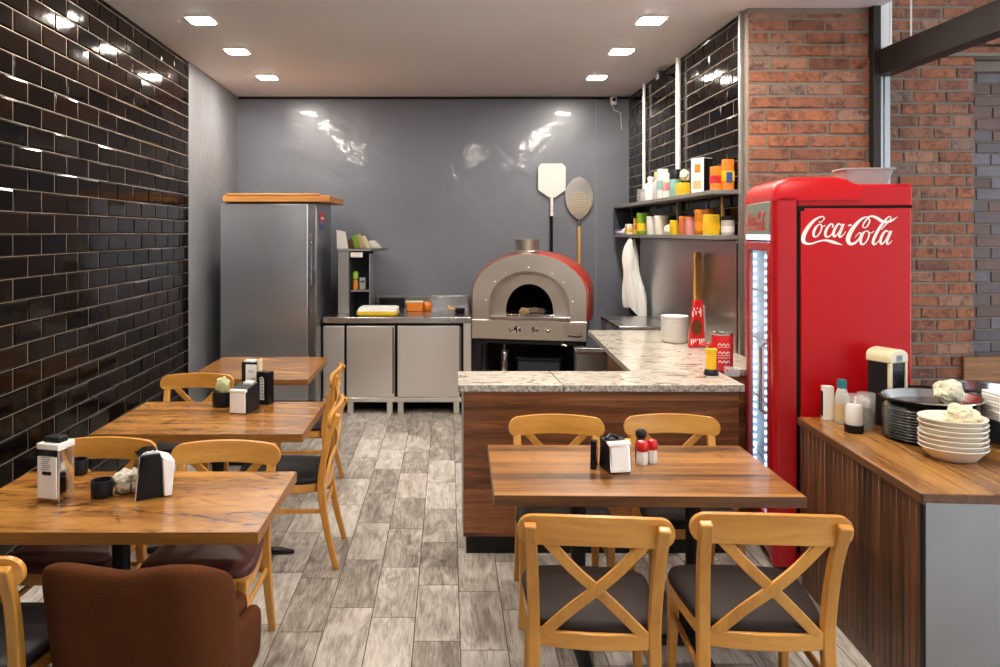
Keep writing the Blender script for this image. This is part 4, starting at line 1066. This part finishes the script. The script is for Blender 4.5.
def pack(name, lab, cat, x, y, z, w, d, h, mat, band=None, rz=0., top=None, taper=1.):
    o = thing(name, lab, cat, (x, y, z+.001), rz, GS)
    MB().rbox(w, d, h, .006, taper=taper).build('body', mat, o, bevel=.003)
    if band: MB().box(-w/2-.0015, -d/2-.0015, h*.3, w/2+.0015, d/2+.0015, h*.62).build('printed_band', band, o, bevel=.001)
    if top: MB().rbox(w*.98, d*.98, .02, .006, h).build('lid', top, o, bevel=.003)
    return o
xq = SX0+.075
def L(px): return sy(px, xq)
# lower tier, far to near
pack('food_packet', 'small purple and white packets at the far end of the lower kitchen shelf', 'packet', xq, 7.89, ZLOW, .13, .15, .055, 'purple', 'white')
tag(MB().crumple((0, 0, .03), .05, .06, .035, .25, 5, 3, 2.).build('napkin_bundle', 'white', None, loc=(xq-.02, 7.695, ZLOW+.001), smooth=25), 'crumpled white bundle beside the purple packets on the lower shelf', 'bundle', GS)
pack('food_carton', 'pale yellow low carton on the lower kitchen shelf left of the green tub', 'carton', xq, L(632), ZLOW, .12, .11, .085, 'cream', 'yellow', top='white')
pack('food_carton', 'narrow yellow and red carton touching the green tub', 'carton', xq, L(637.5), ZLOW, .07, .06, .16, 'yellow', 'salmon')
cyl('spice_tub', 'tall green tub with a lighter label on the lower kitchen shelf', 'tub', xq, L(644), ZLOW, .066, .185, 'green', 'green', .02, label='yellow')
cyl('plastic_tub', 'white plastic tub next to the green tub on the lower kitchen shelf', 'tub', xq, L(653.5), ZLOW, .062, .15, 'white', 'white', .016)
cyl('plastic_tub', 'white plastic tub standing right of the shelf divider on the lower kitchen shelf', 'tub', xq, L(661.5), ZLOW, .062, .15, 'warm_white', 'white', .016)
tag(MB().crumple((0, 0, .04), .05, .05, .05, .3, 5, 3, 5.).build('tied_bag', 'wrap', None, loc=(xq, L(670), ZLOW+.001), smooth=25), 'small knotted bag between the white tubs and the yellow cup', 'bag', GS)
cyl('yellow_cup', 'yellow plastic cup on the lower kitchen shelf', 'cup', xq, L(676.8), ZLOW, .056, .118, 'yellow')
cyl('sauce_jar', 'orange-red sauce jar right beside the yellow cup', 'jar', xq+.01, L(685), ZLOW, .055, .13, 'salmon', 'orange', .018)
cyl('sauce_jar', 'salmon pink sauce jar between two orange jars on the lower shelf', 'jar', xq, L(692.3), ZLOW, .05, .118, 'pink', 'salmon', .018)
cyl('spice_jar', 'big amber spice jar with an orange lid on the lower kitchen shelf', 'jar', xq+.005, L(703.8), ZLOW, .068, .165, 'amber', 'orange', .02, label='orange')
cyl('pepper_mill', 'small silver-topped mill standing behind the big amber jar', 'mill', xq+.066, L(706)+.16, ZLOW, .028, .20, 'grey_light', 'purple', .03, neck=.012)
pack('spice_tub', 'square yellow tub with a flat lid on the lower kitchen shelf', 'tub', xq-.018, 5.205, ZLOW, .09, .09, .125, 'yellow', 'mustard', top='yellow')
cyl('pastry_brush', 'wooden-handled brush propped behind the square yellow tub', 'brush', xq+.085, 5.27, ZLOW, .012, .25, 'gold', 'gold', .02)
cyl('glass_jar', 'white jar with a dark lid at the near end of the lower kitchen shelf', 'jar', XR-.062, 5.085, ZLOW, .044, .105, 'grey_light', 'black', .025, label='white')
# upper tier
cyl('drinking_glass', 'clear glass tumbler at the far end of the upper kitchen shelf', 'glass', xq, L(641), ZTOP, .04, .13, 'glass')
cyl('glass_jar', 'grey glass jar beside the clear tumbler on the upper shelf', 'jar', xq, L(645.5), ZTOP, .045, .10, 'grey_light', 'grey', .02)
cyl('plastic_bottle', 'white rounded bottle on the upper kitchen shelf', 'bottle', xq, L(651), ZTOP, .055, .19, 'white', 'white', .03, neck=.025)
cyl('plastic_bottle', 'slim grey bottle with a tan cap on the upper kitchen shelf', 'bottle', xq+.01, L(657), ZTOP, .045, .20, 'grey_light', 'tan', .05, neck=.028)
pack('food_carton', 'tall narrow white and teal carton on the upper kitchen shelf', 'carton', xq, L(662.5), ZTOP, .075, .08, .26, 'white', 'teal')
pack('food_carton', 'white carton with a pink-red panel on the upper kitchen shelf', 'carton', xq-.005, L(668.8), ZTOP, .07, .07, .21, 'white', 'pink')
cyl('squeeze_tube', 'pale teal tube with a big black cap on the upper kitchen shelf', 'tube', xq, L(675.3), ZTOP, .045, .15, 'teal', 'black', .075)
pack('tea_box', 'low yellow box in front of the white cereal carton', 'box', xq-.01, L(684), ZTOP, .08, .12, .10, 'yellow', 'mustard')
tag(MB().crumple((0, 0, .035), .035, .045, .05, .35, 6, 3, 8.).build('snack_bag', 'wrap', None, loc=(xq-.0, L(684.5), ZTOP+.125), smooth=25), 'small printed snack bag sitting on the low yellow box', 'bag', GS)
o = pack('cereal_carton', 'largest white carton on the upper kitchen shelf, its near side black', 'carton', xq+.005, L(701), ZTOP, .10, .115, .255, 'white', rz=R(32))
MB().box(-.047, -.0605, .004, .049, -.0575, .252).build('black_side', 'black', o)
MB().box(-.053, -.035, .03, -.0495, .035, .09).build('printed_panel', 'tan', o)
MB().box(-.053, -.03, .15, -.0495, .02, .21).build('printed_panel', 'amber', o)
pack('snack_box', 'orange and red snack box at the near end of the upper shelf', 'box', xq-.005, L(717), ZTOP, .075, .05, .165, 'orange', 'red_plain')
o = pack('snack_box', 'taller orange and yellow snack box at the near end of the upper shelf', 'box', xq+.055, 5.09, ZTOP, .07, .05, .21, 'orange', 'yellow')
MB().box(-.02, -.029, .05, .02, -.0265, .12).build('blue_print', 'blue', o)

# splashback, towel, hanging paddle
t = thing('splashback', 'polished steel splashback sheet between granite worktop and kitchen shelf', 'splashback', (0, 0, 0))
MB().box(XR-.028, 5.03, BT+.001, XR-.018, 7.48, 1.695).build('sheet', 'splash', t)
MB().box(XR-.038, 7.47, BT+.001, XR-.012, 7.495, 1.70).box(XR-.034, 5.02, 1.680, XR-.012, 7.48, 1.698).build('edge_strip', 'alu', t, bevel=.002)
def towel():
    mb = MB(); n = 26; rows = 16; rings = []
    for j in range(rows+1):
        v = j/rows; w = .03+.062*min(1, v*1.6)+.012*math.sin(v*9); z = 1.672-.69*v
        ring = []
        for i in range(n):
            a = 2*PI*i/n
            rr = 1+.22*math.sin(4*a+v*3)+.12*math.sin(7*a-2*v)
            ring.append((.035*math.cos(a)*rr*(1+.4*v), w*math.sin(a)*rr-.03*v+.02*math.sin(v*5), z+(.02*math.sin(3*a) if j in (0, rows) else 0)+(.05*math.sin(a) if j == rows else 0)))
        rings.append(ring)
    return mb.loops(rings)
ty = FPX*1.80/(631-CX)
t = thing('kitchen_towel', 'white cloth towel hanging from the far end of the kitchen shelf', 'towel', (1.80, ty, 0), R(60))
towel().build('cloth', 'cloth', t, smooth=60)
MB().tube([(0, 0, 1.68), (0, 0, 1.704)], .006, 8).build('loop', 'cloth', t)
y = sy(695, XR-.045)
t = thing('wooden_paddle', 'narrow wooden paddle hanging on the steel splashback', 'paddle', (XR-.075, y-.15, 0), R(38))
z0, z1 = Z_at(300, y), Z_at(251, y)
pts = [(-.040, z0), (.040, z0), (.044, z0+.1), (.040, z1-.16), (.046, z1-.05), (.034, z1-.01), (0, z1), (-.034, z1-.01), (-.046, z1-.05), (-.040, z1-.16), (-.044, z0+.1)]
MB().prism(pts, -.010, .010, 'y').build('blade', 'peel_wood', t, bevel=.004)
hm = MB()
for k in (.05, .10, .15): hm.lathe([(.007, 0), (.007, .002)], 10); hm.v[-20:] = [(a, .0105+c, z1-k+b) for a, b, c in hm.v[-20:]]
hm.build('holes', 'black', t)
# ------------------------------------------------------------------ on the granite
def on_bar(px, py): y = Y_on(py, BT); return X_at(px, y), y
x, y = on_bar(674.5, 343)
y += .05; x = X_at(674.5, y)
for i in range(14):
    o = MB(); r0, r1 = .082, .098; z = i*.0125
    o.lathe([(r0*.82, 0), (r0, .003), (r1, .030), (r1*1.03, .032), (r1*1.02, .035), (r1*.97, .033), (r0*.95, .006), (.002, .005)], 30)
    names = ['lowest', 'second lowest', 'third lowest', 'fourth lowest', 'fifth lowest', 'sixth lowest', 'seventh lowest', 'seventh from the top', 'sixth from the top', 'fifth from the top', 'fourth from the top', 'third from the top', 'second from the top', 'topmost']
    tag(o.build('white_bowl', 'white', None, loc=(x, y, BT+.001+z), smooth=45), '%s white bowl of the tall stack on the granite worktop' % names[i], 'bowl', 'white bowls stacked on the granite')
x, y = on_bar(697, 350)
t = thing('snack_packet', 'red and white patterned packet leaning on the splashback behind the bowl stack', 'packet', (x+.035, y+.10, BT+.004), R(10))
T = Matrix.Rotation(R(-7), 4, 'X')
MB().prism([(-.065, 0), (.065, 0), (.058, .335), (-.008, .335)], -.016, .016, 'y', T=T).build('packet', 'red_plain', t, bevel=.005)
cm = MB()
cm.lathe([(.055, 0), (.055, .002)], 18); cm.v = [tuple(T @ Vector((a*.75-.005, -.0185+c, .14+b))) for a, b, c in cm.v]
cm.build('food_picture', 'brown', t)
wm = MB(); wn_ = MB()
for k in range(7): 
    wm.box(-.03+.012*k, -.0178, .215+.014*((k*3) % 5), -.022+.012*k, -.0164, .255+.012*((k*2) % 4), T=T)
    wn_.box(-.055+.016*k, -.0178, .02+.01*((k*5) % 4), -.046+.016*k, -.0164, .06, T=T)
wm.build('upper_print', 'white', t); wn_.build('lower_print', 'white', t)
MB().box(.055, -.0165, .005, .068, .0165, .30, T=T).build('side_fold', 'grey', t)
x, y = on_bar(713, 376)
t = thing('sauce_bottle', 'yellow sauce bottle standing in a black foot on the bar', 'bottle', (x, y+.03, BT+.001))
MB().lathe([(.040, 0), (.042, .006), (.036, .03), (.031, .034)], 22).build('foot', 'black', t, smooth=45)
MB().lathe([(.028, .03), (.029, .035), (.029, .125), (.026, .135)], 22).build('body', 'mustard', t, smooth=45)
MB().lathe([(.030, .128), (.033, .132), (.033, .15), (.026, .154)], 22).build('collar', 'yellow', t, smooth=45)
MB().lathe([(.014, .15), (.012, .165), (.006, .185)], 16).tube([(0, 0, .17), (-.03, 0, .178), (-.05, 0, .172)], .007, 8).build('red_spout', 'red_plain', t, smooth=45)
x, y = on_bar(724, 372)
t = thing('metal_can', 'large red tin can with white lettering on the bar beside the yellow bottle', 'can', (x+.012, y+.06, BT+.001), R(-10)); t.scale = (1.12, 1.12, 1.06)
rc = .055
MB().lathe([(rc*.97, 0), (rc, .004), (rc, .20), (rc*.96, .206)], 30).build('body', 'red_plain', t, smooth=45)
MB().lathe([(rc*.99, .20), (rc*1.02, .203), (rc*1.02, .211), (rc*.9, .212), (rc*.88, .207), (.001, .207)], 30).build('rim', 'plate_steel', t, smooth=45)
S = [[(a+.010*k, zc+((k % 2)*2-1)*.006, .0035) for k in range(7)] for a, zc in ((-.032, .150), (-.030, .105), (-.030, .055))]
S += [[(-.035, zc, .002), (.035, zc+.003, .002)] for zc in (.135, .088, .075)]
strokes(MB(), S, lambda a, b, l: ((rc+l+.0004)*math.sin(a/rc), -(rc+l+.0004)*math.cos(a/rc), b), .001, 4).build('lettering', 'white', t)
x, y = on_bar(734, 377)
t = thing('plastic_box', 'small clear plastic box beside the red can at the bar end', 'box', (x, y+.03, BT+.001), R(4))
MB().rbox(.075, .06, .042, .008).build('body', 'glass', t, bevel=.003)
MB().rbox(.079, .064, .008, .008, .042).build('lid', 'glass', t, bevel=.002)

# ================================================================== SLATTED COUNTER AT THE RIGHT
CZ = .835; ca = R(-3.9); NL = Vector((1.663, 2.60, 0))
ct = thing('serving_counter', 'dark slatted serving counter with a zebra-grained top and brushed steel end', 'counter', NL, ca)
LD, LW = 1.085, 1.5
MB().box(.006, .004, CZ-.024, LW, LD, CZ).build('counter_top', 'counter_wood', ct, bevel=.002)
MB().box(.0, .0, CZ-.034, .012, LD+.0, CZ-.001).box(.0, .0, CZ-.034, LW, .010, CZ-.001).build('edge_moulding', 'counter_edge', ct, bevel=.003)
MB().box(.006, .002, CZ-.040, .012, LD, CZ-.032).build('edge_bead', 'counter_edge', ct)
MB().box(.03, .03, .0, LW-.02, LD-.01, CZ-.034).build('carcass', 'slat_wood', ct)
sm = MB(); k = .014
while k < LD-.01:
    w_ = min(.040, LD-.008-k); sm.box(.014, k, .075, .031, k+w_, CZ-.036); k += .044
sm.build('slats', 'slat_wood', ct, bevel=.003, seg=1)
MB().box(.020, .012, 0, .034, LD-.01, .075).build('plinth', 'slat_wood', ct, bevel=.003)
MB().box(.018, .010, .0, LW-.02, .030, CZ-.034).build('steel_end', 'end_steel', ct)
MB().box(.012, .008, .0, .020, .030, CZ-.034).build('corner_strip', 'black_metal', ct)
def on_ct(px, py): y = Y_on(py, CZ+.001); return X_at(px, y), y
def nudge(y, d): return y+d
# bottles, jars
x, y = on_ct(840, 424); 
GJ = 'bottles and jars at the cooler end of the counter'
y = 3.56; x = X_at(842, y)
t = thing('sauce_bottle', 'pale sauce bottle with a grey-green cap against the red cooler', 'bottle', (x, y, CZ+.001), 0, GJ)
MB().lathe([(.030, 0), (.033, .006), (.033, .12), (.022, .16), (.016, .17)], 22).build('body', 'grey_light', t, smooth=45)
MB().rbox(.036, .036, .042, .008, .168).build('cap', 'lid_teal', t, bevel=.003)
MB().lathe([(.0336, .02), (.0336, .1)], 22, cap=False).build('label_band', 'tan', t, smooth=45)
x2 = X_at(832.5, 3.60)-.012
t = thing('sachet_box', 'narrow white sachet box behind the pale sauce bottle', 'box', (x2, 3.625, CZ+.001), R(-8), GJ)
MB().rbox(.05, .04, .165, .004).build('body', 'white', t, bevel=.002)
MB().box(-.027, -.014, .02, -.0245, .014, .14).build('dark_side', 'black', t)
y = 3.40; x = X_at(854, y)
t = thing('glass_jar', 'clear glass jar of white contents on a black base', 'jar', (x, y, CZ+.001), 0, GJ)
MB().lathe([(.040, 0), (.041, .004), (.041, .034), (.038, .036)], 26).build('base', 'blackgloss', t, smooth=45)
MB().lathe([(.034, .036), (.036, .04), (.036, .11), (.030, .125)], 26).build('contents', 'white', t, smooth=45)
MB().lathe([(.039, .036), (.040, .15), (.042, .17), (.039, .17), (.0375, .15), (.0365, .038)], 26).build('jar', 'glass', t, smooth=45)
MB().tube([(.005, 0, .12), (.008, 0, .165)], .004, 8).build('spoon', 'white', t, smooth=45)
y = 3.46; x = X_at(866.5, y)
t = thing('glass_jar', 'clear glass jar with a dark filling beside the white-filled jar', 'jar', (x, y, CZ+.001), 0, GJ)
MB().lathe([(.032, .002), (.034, .006), (.034, .06), (.026, .075), (.018, .10)], 24).build('contents', 'blackgloss', t, smooth=45)
MB().lathe([(.037, 0), (.038, .15), (.040, .165), (.037, .165), (.036, .15), (.0352, .002)], 26).build('jar', 'glass', t, smooth=45)
MB().crumple((0, 0, .115), .022, .022, .03, .3, 5, 2, 3.).build('packet', 'grey_light', t)
# tall napkin dispenser
y = 3.55; x = X_at(886, y)
t = thing('napkin_dispenser', 'tall black napkin dispenser with a cream cap and front frame on the serving counter', 'napkin dispenser', (x, y, CZ+.001), R(24))
w, d, h = .118, .11, .36
MB().rbox(w, d, h-.06, .008).build('body', 'black', t, bevel=.002)
MB().box(-w/2-.004, -d/2-.010, .004, -w/2+.016, -d/2+.004, h-.05).box(w/2-.012, -d/2-.010, .004, w/2+.004, -d/2+.004, h-.05).box(-w/2, -d/2-.010, 0, w/2, -d/2+.004, .012).build('front_frame', 'cream', t, bevel=.003)
rings = []
for yy in (-d/2-.012, d/2+.004):
    rings.append([(-w/2-.006, yy, h-.06)]+[(-(w/2+.006)*math.cos(R(a)), yy, h-.03+.034*math.sin(R(a))) for a in range(0, 181, 15)]+[(w/2+.006, yy, h-.06)])
MB().loops(rings).build('cap', 'cream', t, bevel=.006, smooth=50)
MB().box(-.02, -d/2-.0145, h-.052, .02, -d/2-.011, h-.022).build('emblem', 'grey', t)
strokes(MB(), [[(-.012, h-.045, .003), (-.004, h-.028, .003), (.004, h-.045, .003), (.012, h-.028, .003)]], lambda a, b, l: (a, -d/2-.0145-l, b), .001, 3).build('emblem_mark', 'blue', t)
MB().box(-w/2+.016, -d/2-.004, .012, w/2-.012, -d/2+.001, h-.062).build('front_window', 'blackgloss', t)
# stack of oval steel plates
sx, sy_ = 2.125, 3.285
def oplate(rx, ry):
    return MB().lathe([(.70, .001), (.74, 0), (.80, .003), (.97, .016), (1., .0165), (.995, .019), (.96, .0185), (.79, .006), (.72, .0035), (.001, .003)], 44, sx=rx, sy=ry)
ords = ['lowest', 'second lowest', 'third lowest', 'fourth lowest', 'fifth lowest', 'sixth from the top', 'fifth from the top', 'fourth from the top', 'third from the top', 'second from the top', 'topmost']
for i in range(11):
    tag(oplate(.178+random.uniform(-.002, .002), .155).build('oval_plate', 'plate_steel', None, loc=(sx+random.uniform(-.002, .002), sy_, CZ+.001+i*.0125), smooth=40), '%s oval steel plate in the stack under the big round tray' % ords[i], 'plate', 'oval steel plates on the serving counter')
zt_ = CZ+.001+10*.0125+.021
t = thing('round_tray', 'large dark-rimmed round steel tray lying on the oval plate stack', 'tray', (sx+.028, sy_+.010, zt_))
MB().lathe([(.158, 0), (.176, .004), (.205, .036), (.215, .038), (.214, .043), (.203, .042), (.172, .010), (.001, .008)], 48, sy=.82).build('tray', 'plate_steel', t, smooth=40)
tag(MB().crumple((0, 0, .05), .058, .046, .058, .30, 4, 4, 11.).build('crumpled_napkin', 'crumb', None, loc=(sx+.088, sy_-.01, zt_+.012), smooth=22), 'crumpled cream napkin on the large round steel tray', 'napkin')
# white bowls
bx, by = X_at(953, 3.0), 3.0
oz = ['lowest', 'second lowest', 'third lowest', 'fourth lowest', 'third from the top', 'second from the top', 'topmost']
for i in range(7):
    o = MB().lathe([(.075, 0), (.082, .002), (.100, .022), (.122, .046), (.127, .050), (.126, .054), (.120, .052), (.096, .028), (.080, .010), (.001, .009)], 40, sy=.86)
    tag(o.build('white_bowl', 'warm_white', None, loc=(bx+random.uniform(-.003, .003), by, CZ+.001+i*.0195), smooth=40, rotz=random.uniform(-.1, .1)), '%s cream bowl of the stack at the front of the serving counter' % oz[i], 'bowl', 'cream bowls on the serving counter')
zb = CZ+.001+6*.0195
tag(MB().crumple((0, 0, .012), .06, .05, .038, .35, 5, 4, 6.).build('food_scraps', 'crumb', None, loc=(bx+.035, by+.0, zb+.047), smooth=22), 'bread scraps and napkin left in the topmost cream bowl', 'scraps', None, 'stuff')
# big round pan, blue tray, stack of white boxes
t = thing('round_pan', 'big shiny round steel pan behind the cream bowls', 'pan', (X_at(990, 3.47), 3.52, CZ+.001))
MB().lathe([(.150, 0), (.156, .004), (.168, .17), (.182, .176), (.181, .182), (.164, .179), (.150, .012), (.001, .010)], 48).build('pan', 'chrome', t, smooth=40)
MB().lathe([(.148, .125), (.150, .128), (.10, .135), (.001, .137)], 36).build('dark_contents', 'void', t, smooth=40)
t = thing('oval_tray', 'dark tray with a blue-green inside behind the oval plate stack', 'tray', (X_at(914, 3.585)+.01, 3.575, CZ+.001), R(-5))
o0 = rrect(.15, .075, .03); 
MB().loops([[(x*.85, y*.85, 0) for x, y in o0], [(x, y, .165) for x, y in o0], [(x*1.05, y*1.1, .172) for x, y in o0], [(x*.95, y*.92, .172) for x, y in o0], [(x*.8, y*.8, .13) for x, y in o0]]).build('tray', 'black_metal', t, bevel=.003)
MB().prism([(x*.9, y*.86) for x, y in o0], .145, .150).build('lining', 'lid_teal', t)
bx, by = 2.495, 3.19
t = thing('food_tray', 'dark stacked food tray at the right edge of the serving counter', 'food tray', (bx, by, CZ+.001), R(4))
rg = []
MB().rbox(.25, .25, .0985, .02).build('tray', 'shelf_dark', t, bevel=.004)
for i in range(9):
    tag(MB().rbox(.235, .23, .0125, .015).build('foam_tray', 'paper', None, loc=(bx+random.uniform(-.002, .002), by, CZ+.1+i*.0135), rotz=R(4), bevel=.003), '%s white foam tray stacked on the dark tray at the right edge' % ['lowest', 'second lowest', 'third lowest', 'fourth lowest', 'middle', 'fourth from the top', 'third from the top', 'second from the top', 'topmost'][i], 'foam tray', 'white foam trays at the right edge')
# wooden panel against the dark bricks
y = YP3-.14
t = thing('bench_back', 'plain brown wooden bench back in front of the dark brick wall', 'bench', (3.66, y-.0, 0))
MB().box(0, -.03, .10, 1.9, 0, Z_at(356, y)).build('back_panel', 'table_edge', t, bevel=.006)
MB().box(0, -.45, .38, 1.9, -.03, .43).build('seat_board', 'table_edge', t, bevel=.006)
for x in (.05, 1.85): MB().box(x-.03, -.43, 0, x+.03, -.02, .38).build('support', 'counter_edge', t, bevel=.003)

# ================================================================== RENDER LOOK
SC.view_settings.view_transform = 'Standard'; SC.view_settings.look = 'None'
SC.view_settings.exposure = 0.06; SC.view_settings.gamma = 1.0; SC.view_settings.use_curve_mapping = False
SC.cycles.use_denoising = True
SC.cycles.max_bounces = 10; SC.cycles.diffuse_bounces = 4; SC.cycles.glossy_bounces = 5; SC.cycles.transmission_bounces = 8
SC.cycles.sample_clamp_indirect = 8.0
SC.cycles.caustics_reflective = False; SC.cycles.caustics_refractive = False
bpy.context.view_layer.update()
